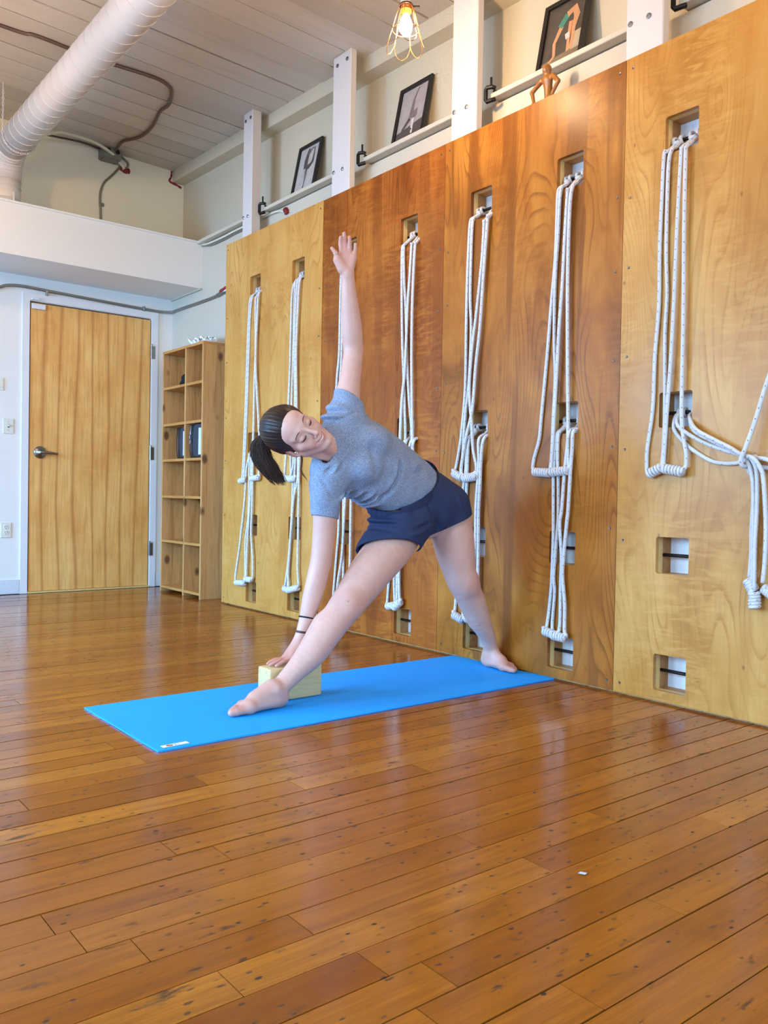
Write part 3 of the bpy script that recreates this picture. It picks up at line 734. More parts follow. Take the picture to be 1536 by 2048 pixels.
# ---------------------------------------------------------------- bookcase
SX0, SX1, SY0, SY1, SZ = -.905, -.226, -.052, .150, 1.822
bc = empty('bookcase', ((SX0 + SX1) / 2, .05, 0), 'narrow pine cubby shelf standing between the door and the rope wall', 'bookcase')
t = .019; xm = -.508
G().box((SX0, SY0, 0), (SX0 + t, SY1, SZ - t), .001, 1).build('side_board', 'pine', bc)
G().box((SX1 - t, SY0, 0), (SX1, SY1, SZ - t), .001, 1).build('side_board', 'pine', bc)
G().box((xm - t / 2, SY0, 0), (xm + t / 2, SY1 - .01, SZ - t), .001, 1).build('divider', 'pine', bc)
G().box((SX0, SY0, SZ - t), (SX1, SY1, SZ), .001, 1).build('top_board', 'pine_shelf', bc)
for z in (1.548, 1.272, 1.004, .730, .395, .045):
    for a, b in ((SX0 + t, xm - t / 2), (xm + t / 2, SX1 - t)):
        G().box((a + .0005, SY0 + .001, z - t), (b - .0005, SY1 - .01, z), .001, 1).build('shelf', 'pine_shelf', bc)
G().box((SX0 + .002, SY1 - .008, .03), (SX1 - .002, SY1, SZ - .02)).build('back_board', 'pine', bc)

# folded blankets in clear zip bags with black piping
plain('blanket_blue', srgb(56, 57, 64), .8, var=.1, scale=80)
plain('white_sheet', srgb(206, 214, 226), .5)
k = NT('clear_vinyl'); k.set(k.b, 'Transmission__Weight', .85); k.out((.9, .93, .97, 1), .12, .5); M['clear_vinyl'] = k.m
def zipbag(x0, x1, z0, h, txt, crumple, ins=.03):
    yb0, yb1 = -.040, .10
    r = empty('blanket_bag', ((x0 + x1) / 2, .07, z0), txt, 'bag', 'zip bags in the bookcase')
    def prof(gr, n=14):
        pts = []
        for i in range(n + 1):
            a = math.pi * i / n; zz = h / 2 - h / 2 * math.cos(a)
            pts.append((max(0, math.sin(a)) ** .5 * gr, zz))
        return pts
    # body: bulging slab, vertical section is a rounded D that swells towards -X
    def body(sh, y0, y1):
        g = G(); n = 14; ring = prof(.055 - sh, n)
        for y, m_ in ((y0 + sh, .7), (y0 + .02, 1.0), (y1 - .02, 1.0), (y1 - sh, .7)):
            for w, zz in ring: g.v.append((x0 + .065 - w * m_, y, z0 + .002 + sh + zz * (h - 2 * sh) / h))
            for w, zz in reversed(ring): g.v.append((x1 - .004, y, z0 + .002 + sh + zz * (h - 2 * sh) / h))
        m2 = 2 * (n + 1)
        for i in range(3):
            for j in range(m2): g.f.append((i * m2 + j, i * m2 + (j + 1) % m2, (i + 1) * m2 + (j + 1) % m2, (i + 1) * m2 + j))
        g.f.append(tuple(range(m2 - 1, -1, -1))); g.f.append(tuple(range(3 * m2, 4 * m2)))
        return g
    body(.004, yb0, yb1).build('folded_blanket', 'blanket_blue', r)
    G().box((x1 - ins, yb0 - .006, z0 + .02), (x1 - .006, yb0 + .001, z0 + h - .03), .002, 1).build('paper_insert', 'white_sheet', r)
    for dx, yy in ((0, yb0 - .004), (.028, yb0 - .006)):
        g = G(); g.tube(smooth_path([(x0 + .068 + dx - w * 1.03, yy, z0 + .005 + zz * .985) for w, zz in prof(.055, 10)], 3), .0035, 7)
        g.build('piping', 'black_plastic', r, True)
    G().box((x0 + .03, yb0 - .005, z0 + .0015), (x1 - .004, yb0 + .05, z0 + .010), .003, 1).build('base_seam', 'black_plastic', r)
    if crumple:
        g = G(); random.seed(3)
        for i in range(5):
            a = Vector((x0 + .012 + random.uniform(-.012, .012), yb0 - .004, z0 + .10 + i * .022)); b = a + Vector((.02, random.uniform(-.012, 0), random.uniform(-.02, .03)))
            g.add([a, b, b + Vector((.006, -.004, .03)), a + Vector((.012, .004, .02))], [(0, 1, 2, 3)])
            g.add([a + Vector((0, .004, 0)), b + Vector((0, .004, 0)), b + Vector((.006, 0, .03)), a + Vector((.012, .008, .02))], [(3, 2, 1, 0)])
        g.build('crumpled_flap', 'white_sheet', r)
zipbag(-.672, -.519, 1.0055, .228, 'zip bag with a folded grey-blue blanket in the left middle cubby', False)
zipbag(-.452, -.247, 1.0055, .240, 'zip bag with grey-blue blanket and crumpled flap in the right middle cubby', True, .052)

# ---------------------------------------------------------------- photographs on the ledge
def photo_mat(name, bgc, horizon=None):
    k = NT(name); p = k.n.new('ShaderNodeTexCoord').outputs['Generated']
    n = k.noise(p, 5, 4)
    c = k.mix(n, bgc[0], bgc[1]); M[name] = k.out(c, .25, .5); return k
photo_mat('photo_grey', (srgb(168, 160, 152), srgb(198, 190, 180)))
photo_mat('photo_grey_b', (srgb(150, 138, 132), srgb(176, 166, 160)))
photo_mat('photo_dark', (srgb(58, 52, 46), srgb(84, 76, 66)))
plain('print_dark', srgb(84, 72, 68), .4); plain('print_mid', srgb(120, 106, 102), .4); plain('print_pale', srgb(206, 196, 188), .4)
plain('print_skin', srgb(206, 152, 108), .4, var=.2, scale=120); plain('print_teal', srgb(70, 138, 118), .4, var=.25, scale=150)
plain('print_floor', srgb(120, 104, 80), .4); plain('print_wall', srgb(176, 158, 130), .4)
def picture(x0, x1, txt, bg, shapes):
    h = .335; zb = 2.6495; yb, yt = .158, .226
    r = empty('framed_photo', ((x0 + x1) / 2, yb, zb), txt, 'picture', 'framed photographs on the ledge')
    tilt = math.atan2(yt - yb, h)
    ey = Vector((0, math.sin(tilt), math.cos(tilt))); en = Vector((0, -math.cos(tilt), math.sin(tilt)))
    O = Vector((x0, yb, zb)); W = x1 - x0
    def P(u, v, d): return O + Vector((u, 0, 0)) + ey * v + en * d
    def slabp(g, u0, u1, v0, v1, d0, d1):
        g.hexa([P(u0, v0, d0), P(u1, v0, d0), P(u1, v0, d1), P(u0, v0, d1), P(u0, v1, d0), P(u1, v1, d0), P(u1, v1, d1), P(u0, v1, d1)])
    fw = .022
    for nm, a in (('frame_side', (0, fw, 0, h)), ('frame_side', (W - fw, W, 0, h)), ('frame_bottom', (fw, W - fw, 0, fw)), ('frame_top', (fw, W - fw, h - fw, h))):
        g = G(); slabp(g, *a, .0, .016); g.build(nm, 'frame_black', r)
    g = G(); slabp(g, fw - .002, W - fw + .002, fw - .002, h - fw + .002, .001, .006); pr_ = g.build('print', bg, r)
    pw, ph = W - 2 * fw, h - 2 * fw
    for i, (m_, kind, pts, rad) in enumerate(shapes):
        g = G(); d = .0066 + .0003 * i
        if kind == 'poly':
            vs = [P(fw + u * pw, fw + v * ph, d) for u, v in pts]; g.add(vs, [tuple(range(len(vs)))])
        else:                                    # brush stroke: flat ribbon of varying width
            R = rad if isinstance(rad, list) else [rad] * len(pts)
            Lp, Rp = [], []
            for j, (u, v) in enumerate(pts):
                a = Vector(pts[max(j - 1, 0)] + (0,)); b = Vector(pts[min(j + 1, len(pts) - 1)] + (0,)); t_ = (b - a); t_ = Vector((t_.x * pw, t_.y * ph, 0)).normalized()
                n_ = Vector((-t_.y, t_.x, 0)); c = (fw + u * pw, fw + v * ph)
                Lp.append(P(c[0] + n_.x * R[j], c[1] + n_.y * R[j], d)); Rp.append(P(c[0] - n_.x * R[j], c[1] - n_.y * R[j], d))
            k0 = len(pts); g.add(Lp + Rp, [(j, j + 1, k0 + j + 1, k0 + j) for j in range(k0 - 1)])
        g.build('printed_shape', m_, pr_)
picture(.570, .832, 'black framed grey photograph of a figure balancing on one leg', 'photo_grey', [
    ('print_mid', 'line', [(.45, .08), (.47, .25), (.46, .46)], [.006, .010, .015]), ('print_dark', 'line', [(.42, .05), (.47, .08)], .006),
    ('print_dark', 'line', [(.42, .50), (.60, .52), (.74, .60), (.75, .80)], [.016, .017, .012, .006]),
    ('print_dark', 'line', [(.40, .50), (.38, .68), (.42, .84), (.47, .95)], [.020, .020, .016, .010]), ('print_mid', 'line', [(.45, .80), (.6, .93), (.74, .92), (.75, .80)], .006)])
picture(1.590, 1.852, 'black framed grey photograph of an arm balance with raised leg', 'photo_grey_b', [
    ('print_dark', 'poly', [(0, 0), (1, 0), (1, .30), (0, .16)], 0), ('print_mid', 'line', [(.48, .40), (.48, .58), (.50, .75), (.62, .97)], [.018, .013, .008, .004]),
    ('print_mid', 'line', [(.52, .36), (.66, .42), (.66, .50), (.55, .46)], .012), ('print_dark', 'line', [(.45, .38), (.22, .20), (.30, .06)], [.012, .009, .007]),
    ('print_pale', 'line', [(.58, .36), (.58, .2), (.60, .06)], [.011, .010, .007]), ('print_dark', 'line', [(.38, .10), (.48, .14), (.55, .10)], .018)])
picture(2.622, 2.880, 'black framed colour photograph of a figure in green shorts bending backwards', 'photo_dark', [
    ('print_floor', 'poly', [(0, 0), (1, 0), (1, .16), (0, .09)], 0), ('print_wall', 'poly', [(.74, .12), (1, .13), (1, .42), (.74, .40)], 0),
    ('print_skin', 'line', [(.20, .06), (.32, .14), (.28, .36), (.42, .60)], [.006, .008, .009, .013]), ('print_teal', 'line', [(.38, .60), (.55, .76)], [.016, .018]),
    ('print_skin', 'line', [(.54, .76), (.72, .82), (.80, .68), (.76, .50), (.76, .30), (.74, .14)], [.017, .019, .017, .011, .008, .007]),
    ('print_skin', 'line', [(.66, .62), (.66, .36), (.68, .12)], [.010, .008, .008]), ('print_pale', 'line', [(.60, .44), (.64, .34)], .011)])
WP = [[-0.75,-1.10,3.10],[-0.86,-0.885,3.24],[-0.92,-0.763,3.28],[-1.03,-0.546,3.317],[-1.1,-0.388,3.296],[-1.14,-0.314,3.26],[-1.165,-0.276,3.246],[-1.19,-0.27,3.232]]
BC = [[-0.98,-0.933,3.255],[-1.06,-0.788,3.296],[-1.12,-0.606,3.329],[-1.17,-0.446,3.335]]

# ---------------------------------------------------------------- caged pendant lamps
def emis(name, col, strength):
    m = bpy.data.materials.new(name); m.use_nodes = True; t = m.node_tree; t.nodes.clear()
    e = t.nodes.new('ShaderNodeEmission'); o = t.nodes.new('ShaderNodeOutputMaterial')
    e.inputs[0].default_value = col; e.inputs[1].default_value = strength; t.links.new(e.outputs[0], o.inputs[0]); M[name] = m
emis('bulb_glow', (1.0, .66, .36, 1), 700.0)
emis('bulb_neck_glow', (1.0, .80, .10, 1), 2.2)
def pendant(x, y, z, txt, detail=True):
    """z = middle of the bulb"""
    r = empty('pendant_lamp', (x, y, z), txt, 'lamp', 'caged pendant lamps')
    # bulb: pear shape hanging down
    G().lathe([(.004, .048), (.012, .044), (.016, .03), (.024, .012), (.0275, -.006), (.025, -.024), (.015, -.038), (.003, -.043)], 10, (x, y, z)).build('bulb', 'bulb_glow', r, True)
    G().lathe([(.0215, .062), (.0225, .052), (.018, .046), (.010, .043)], 18, (x, y, z)).build('bulb_neck', 'bulb_neck_glow', r, True)
    G().lathe([(.006, .106), (.021, .104), (.023, .098), (.023, .087), (.021, .085)], 20, (x, y, z)).build('socket_cap', 'socket_cream', r, True)
    G().lathe([(.0235, .087), (.0245, .082), (.0215, .074), (.0215, .062)], 20, (x, y, z)).build('socket', 'brass_wire', r, True)
    G().tube([(x, y, z + .104), (x, y, zc(x, y) - .03)], .0045, 8).build('cord', 'black_plastic', r)
    G().lathe([(.045, -.03), (.05, -.004), (.05, .0)], 20, (x, y, zc(x, y) - .003)).build('canopy', 'socket_cream', r, True)
    n = 6; wr = .0013
    def ringp(R, zz, m=28): return [(x + R * math.cos(a), y + R * math.sin(a), z + zz) for a in [2 * math.pi * i / m for i in range(m)]]
    G().tube(ringp(.0255, .080), .0035, 6, closed=True).build('cage_collar', 'black_iron', r)
    G().tube(ringp(.0555, -.018), wr * 1.2, 6, closed=True).build('cage_ring', 'brass_wire', r)
    for i in range(n):
        a0 = 2 * math.pi * (i + .08) / n; a1 = 2 * math.pi * (i + 1.02) / n; am = (a0 + a1) / 2
        pts = []
        for a, R, zz in ((a0 + .1, .028, .078), (a0 + .06, .043, .03), (a0, .056, -.018), (a0 - .04, .066, -.052), (a0 + .15, .076, -.088), (am, .079, -.104), (a1 - .15, .076, -.088), (a1 + .04, .066, -.052), (a1, .056, -.018), (a1 - .06, .043, .03), (a1 - .1, .028, .078)):
            pts.append((x + R * math.cos(a), y + R * math.sin(a), z + zz))
        G().tube(smooth_path(pts, 4), wr, 5).build('cage_wire', 'brass_wire', r)
    g = G().lathe([(.004, 0), (.004, .03)], 8, (x + .012, y + .024, z + .080), (.5, .86, .1)); g.build('thumb_screw', 'black_iron', r)
pendant(2.52, -.529, 2.683, 'caged pendant lamp with glowing bulb hanging above the rope wall')
pendant(2.30, -1.95, 2.70, 'caged pendant lamp hanging further into the room')
pendant(.25, -2.15, 2.70, 'caged pendant lamp hanging in front of the duct')
pendant(1.2, -3.4, 2.70, 'unseen caged pendant lamp added near the window wall for more light')  # unseen, added to brighten the upper back wall, ceiling and duct
pendant(4.5, -.529, 2.683, 'caged pendant lamp hanging beyond the right edge')
pendant(4.7, -2.2, 2.70, 'caged pendant lamp hanging above the viewer')

# ---------------------------------------------------------------- spiral duct with elbow
DR = .1; DYc, DZc = -1.19, 3.04; DXv = -.93
dk = empty('air_duct', (DXv, DYc, 2.64), 'white spiral air duct under the ceiling bending down into the soffit', 'duct')
def ringx(x, R=DR): return [(x, DYc + R * math.cos(a), DZc + R * math.sin(a)) for a in [2 * math.pi * i / 36 for i in range(36)]]
G().tube([(DXv + .17, DYc, DZc), (4.3, DYc, DZc)], DR, 40).build('straight_run', 'duct_paint', dk, True)
g = G(); pts = []
for i in range(int((4.3 - DXv - .2) / .105 * 20)):
    a = 2 * math.pi * i / 20; xx = DXv + .2 + .105 * i / 20
    pts.append((xx, DYc + (DR + .0012) * math.cos(a), DZc + (DR + .0012) * math.sin(a)))
g.tube(pts, .0017, 5).build('spiral_seam', 'duct_paint', dk, True)
el = [(DXv + .17 - .17 * math.sin(t), DYc, DZc - .17 + .17 * math.cos(t)) for t in [math.pi / 2 * i / 4 for i in range(5)]]
G().tube(el, DR + .002, 40).build('elbow', 'duct_paint', dk, True)
for i, p in enumerate(el[:4]):
    t = math.pi / 2 * i / 4; T = Vector((-math.cos(t), 0, -math.sin(t))); N = Vector((0, 1, 0)); B = T.cross(N)
    G().tube([Vector(p) + (N * math.cos(a) + B * math.sin(a)) * (DR + .003) for a in [2 * math.pi * j / 32 for j in range(32)]], .004, 6, closed=True).build('joint_bead', 'duct_paint', dk, True)
G().tube([(DXv, DYc, DZc - .17), (DXv, DYc, 2.64)], DR - .001, 40).build('drop', 'duct_paint', dk, True)
for z in (2.85, 2.80, 2.72, 2.66):
    G().tube([(DXv + DR * math.cos(a), DYc + DR * math.sin(a), z) for a in [2 * math.pi * j / 32 for j in range(32)]], .0028, 6, closed=True).build('joint_bead', 'duct_paint', dk, True)
G().box((DXv + .098, DYc + .02, 2.685), (DXv + .112, DYc + .034, 2.755), .002, 1).build('damper_handle', 'white_trim', dk)
ch = empty('duct_chain', (DXv + .34, DYc - .06, DZc - DR), 'thin white chain holding up the duct near its bend', 'chain')
lk = bpy.data.meshes.new('chain_link')
gl = G().tube([(.0055 * math.cos(a), 0, .012 * math.sin(a)) for a in [2 * math.pi * i / 10 for i in range(10)]], .0021, 5, closed=True); lk.from_pydata(gl.v, [], gl.f); lk.materials.append(M['duct_paint'])
path = []
for i in range(22):                                     # under the duct and up its left side
    a = -math.pi * .05 - math.pi * i / 21 * .95
    path.append(Vector((DXv + .34, DYc + (DR + .006) * math.cos(a), DZc + (DR + .006) * math.sin(a))))
zz = path[-1].z
while zz < zc(DXv, DYc) - .06: zz += .018; path.append(Vector((DXv + .34, DYc - DR - .004, zz)))
for i, p in enumerate(path):
    o = bpy.data.objects.new('chain_link', lk); COL.objects.link(o); o.parent = ch; o.location = p - ORI[ch.name]
    q = path[min(i + 1, len(path) - 1)] - path[max(i - 1, 0)]
    o.rotation_euler = (q.to_track_quat('Z', 'Y').to_matrix() @ Matrix.Rotation(math.pi / 2 * (i % 2), 3, 'Z')).to_euler()
G().tube([path[-1] - Vector((0, 0, .006)), (DXv + .34, DYc - DR - .004, zc(DXv, DYc - DR))], .0025, 6).build('hanger_wire', 'duct_paint', ch)

# ---------------------------------------------------------------- cables, conduit, junction box, fire caulk
def cable(name, pts, r, mat, txt, cat='cable', per=6, clips=()):
    e = empty(name, pts[0], txt, cat)
    G().tube(smooth_path(pts, per), r, 8).build('run', mat, e, True)
    for c in clips: G().box(Vector(c) - Vector((.012, .012, .012)), Vector(c) + Vector((.012, .012, .012)), .003, 1).build('clip', 'zinc', e)
    return e
CC = [[0.18,-1.096,3.305],[0.21,-0.855,3.298],[0.231,-0.627,3.291],[0.193,-0.525,3.289],[0.119,-0.469,3.289],[-0.048,-0.41,3.293],[-0.201,-0.405,3.299],[-0.452,-0.347,3.306],[-0.675,-0.33,3.313],[-0.793,-0.357,3.318],[-0.895,-0.391,3.323],[-1.064,-0.375,3.320]]
cable('ceiling_cable', CC, .0105, 'cable_brown', 'brown armoured cable snaking over the ceiling from duct to junction box', clips=[(.225, -.66, 3.297), (.0, -.425, 3.297), (-.85, -.375, 3.326)])
cable('ceiling_cable', [[.15,-2.6,3.370],[.161,-1.502,3.327],[.197,-1.326,3.319],[.19,-1.1,3.31]], .0105, 'cable_brown', 'straight brown cable on the ceiling left of the duct')
jb = empty('junction_box', (-1.14, -.385, 3.27), 'grey metal junction box where ceiling and back wall meet', 'junction box')
G().box((-1.195, -.462, 3.262), (-1.095, -.318, 3.338), .004, 1).build('box_body', 'box_grey', jb)
G().box((-1.190, -.452, 3.256), (-1.10, -.328, 3.262), .002, 1).build('cover', 'box_grey', jb)
for y in (-.42, -.35): G().lathe([(.016, 0), (.016, .008), (.009, .012)], 12, (-1.095, y, 3.315), (1, 0, 0)).build('knockout', 'black_iron', jb)
cable('white_pipe', WP, .0115, 'cable_white', 'cream plastic cable arching from behind the duct to the red caulk', per=8)
cable('black_cable', BC, .008, 'cable_brown', 'dark cable along the top of the back wall into the junction box')
MC = [[-1.15,-0.325,3.28],[-1.185,-0.294,3.255],[-1.19,-0.321,3.212],[-1.19,-0.364,3.159],[-1.19,-0.417,3.097],[-1.19,-0.443,3.019],[-1.19,-0.446,2.943],[-1.19,-0.441,2.887],[-1.19,-0.433,2.64]]
cable('armoured_cable', MC, .009, 'cable_grey', 'grey armoured cable winding down the back wall to the soffit', clips=[(-1.192, -.428, 2.93)])
cable('armoured_cable', [[-1.13,-.318,3.315],[-1.17,-.27,3.31],[-1.18,-.235,3.29],[-1.185,-.235,3.262],[-1.192,-.252,3.242]], .008, 'cable_grey', 'short looped armoured cable from junction box to red caulk')
def blob(name, pts, r, txt):
    g = G(); random.seed(len(name) + int(abs(pts[0][1]) * 100))
    g.tube(smooth_path(pts, 4), [r * random.uniform(.75, 1.25) for _ in range((len(pts) - 1) * 4 + 1)], 8)
    return tag(g.build(name, 'fire_caulk', None, True, pts[0]), txt, 'fire caulk')
blob('fire_caulk', [(-1.198, -.285, 3.248), (-1.188, -.262, 3.236), (-1.188, -.248, 3.228), (-1.198, -.226, 3.238)], .022, 'dark red fire caulk round the cables below the junction box')
blob('fire_caulk', [(-1.195, .129, 3.322), (-1.195, .127, 3.28), (-1.195, .112, 3.245), (-1.195, .139, 3.232), (-1.195, .173, 3.226), (-1.195, .214, 3.210)], .008, 'dark red fire caulk zigzag in the ceiling corner')
g = G()
for y in (.118, .132, .142): g.tube(smooth_path([(-1.197, y, 3.23), (-1.197, y + .004, 3.1), (-1.197, y + .03, 2.80)], 5), .0009, 4)
tag(g.build('hanging_wires', 'cable_grey', None, True, (0, 0, 0)), 'thin loose wires hanging below the corner caulk', 'wire')
cable('wall_cable', [[-.70,.144,2.638],[-.605,.144,2.615],[-.46,.144,2.608],[-.306,.144,2.607],[-.157,.144,2.610],[.10,.14,2.606],[.256,.144,2.610],[.384,.144,2.607],[.459,.144,2.595],[.521,.148,2.570]], .008, 'cable_white', 'white cable running under the ledge from soffit to red caulk')
cable('wall_cable', [[-.70,.146,2.625],[-.55,.146,2.595],[-.46,.146,2.588],[-.306,.146,2.588],[-.157,.146,2.592],[.16,.146,2.592]], .006, 'cable_grey', 'thin grey cable below the white cable beside the soffit')
blob('fire_caulk', [(.510, .150, 2.590), (.525, .146, 2.578), (.530, .150, 2.560)], .017, 'dark red fire caulk where the white cable enters the right wall')
CB = [[-1.185,-1.40,2.05],[-1.185,-1.234,2.148],[-1.185,-1.151,2.186],[-1.185,-1.102,2.207],[-1.185,-1.0,2.217],[-1.185,-0.807,2.211],[-1.185,-0.437,2.2],[-1.185,-0.038,2.190],[-1.18,.06,2.190],[-1.155,.125,2.195],[-1.10,.141,2.200],[-0.905,0.143,2.199],[-0.69,0.143,2.196],[-0.431,0.143,2.198],[-.24,.143,2.215],[-.05,.143,2.235]]
cb = cable('conduit', CB, .0105, 'zinc', 'steel conduit bent round the corner above the door')
for y in (-.83, -.09): G().box((-1.199, y - .008, 2.175), (-1.174, y + .008, 2.212), .002, 1).build('strap', 'zinc', cb)
G().tube([(-.40, .143, 2.199), (-.24, .143, 2.215)], .0155, 10).build('coupling', 'zinc', cb, True)
G().tube([(-.345, .143, 2.214), (-.20, .143, 2.232)], .019, 10).build('red_fitting', plain('red_paint', srgb(150, 24, 34), .4), cb, True)

# ---------------------------------------------------------------- yoga mat and wooden block
k = NT('mat_blue'); p = k.pos()
n1 = k.noise(p, 420, 2); n2 = k.noise(p, 3.0, 3)
k.bump(n1, .35, .001)
M['mat_blue'] = k.out(k.mix(n2, srgb(12, 154, 244), srgb(22, 166, 252)), .6, .3)
mt = empty('yoga_mat', (2.62, -.87, 0), 'bright blue yoga mat laid out from the rope wall', 'mat')
g = G(); nx, ny = 12, 40
for j in range(ny + 1):
    for i in range(nx + 1):
        u, v = i / nx, j / ny
        x = 2.318 + .614 * u + .002 * (1 - v); y = -1.745 + 1.741 * v + .006 * (u - .5) * 0
        z = .0055 + .0006 * math.sin(9 * u + 5 * v)
        g.v.append((x, y, z))
top = len(g.v)
for j in range(ny):
    for i in range(nx):
        a = j * (nx + 1) + i; g.f.append((a, a + 1, a + nx + 2, a + nx + 1))
rim = [i for i in range(nx + 1)] + [(nx + 1) * (j + 1) - 1 for j in range(1, ny + 1)] + [(nx + 1) * ny + i for i in range(nx - 1, -1, -1)] + [(nx + 1) * j for j in range(ny - 1, 0, -1)]
for q in rim: x, y, z = g.v[q]; g.v.append((x, y, .0006))
L = len(rim)
for q in range(L): g.f.append((rim[q], top + q, top + (q + 1) % L, rim[(q + 1) % L]))
g.f.append(tuple(top + q for q in range(L - 1, -1, -1)))
g.build('sheet', 'mat_blue', mt)
# woven label sewn near the corner: white tab with an orange-brown emblem and two thin lilac bars
plain('label_white', srgb(232, 226, 240), .6, var=.01); plain('label_brown', srgb(176, 84, 34), .6); plain('label_gold', srgb(226, 170, 104), .6); plain('label_lilac', srgb(176, 160, 206), .6)
lz = .0066
LU, LV = Vector((-.02, 1, 0)).normalized(), Vector((-1, -.02, 0)).normalized(); LO = Vector((2.918, -1.722, lz))
def lab(g, u0, u1, v0, v1, dz):
    a = [LO + LU * u + LV * v + Vector((0, 0, d)) for d in (0, dz) for u, v in ((u0, v0), (u1, v0), (u1, v1), (u0, v1))]; g.hexa(a)
g = G(); lab(g, 0, .083, 0, .022, .0008); lb = g.build('label_tab', 'label_white', mt)
g = G(); c = LO + LU * .024 + LV * .011
g.add([c + LU * (.011 * math.cos(a)) + LV * (.0082 * math.sin(a)) + Vector((0, 0, .0011)) for a in [2 * math.pi * i / 16 for i in range(16)]], [tuple(range(16))]); g.build('emblem', 'label_brown', lb)
g = G(); g.add([c + LU * (.002 + .006 * math.cos(a)) + LV * (.002 + .0035 * math.sin(a)) + Vector((0, 0, .0014)) for a in [2 * math.pi * i / 12 for i in range(12)]], [tuple(range(12))]); g.build('emblem_highlight', 'label_gold', lb)
g = G(); lab(g, .040, .0445, .004, .018, .0012); lab(g, .051, .0525, .003, .019, .0012); g.build('print_marks', 'label_lilac', lb)

k = NT('block_wood'); p = k.pos()
gr = k.noise(k.mapping(p, (60, 7, 60)), 1.0, 4, .6, .6)
cl = k.noise(p, 9, 3)
c = k.ramp(gr, [(.3, srgb(196, 166, 112)), (.55, srgb(216, 192, 138)), (.75, srgb(206, 178, 124))])
M['block_wood'] = k.out(k.mix(k.math('MULTIPLY', cl, .3), c, srgb(190, 150, 96)), .35, .5)
tag(G().box((2.548, -1.196, .0065), (2.634, -.971, .1265), .007, 3).build('yoga_block', 'block_wood', None, True, (2.59, -1.08, .0065)), 'pale bamboo yoga block standing on the mat behind the front foot', 'yoga block')
# loose scrap on the floor
tag(G().add([(4.16, -1.395, .001), (4.176, -1.392, .003), (4.172, -1.38, .0025), (4.158, -1.384, .001)], [(0, 1, 2, 3)]).build('paper_scrap', 'white_sheet', None, False, (4.165, -1.39, .001)), 'tiny white scrap lying on the floor boards', 'scrap')

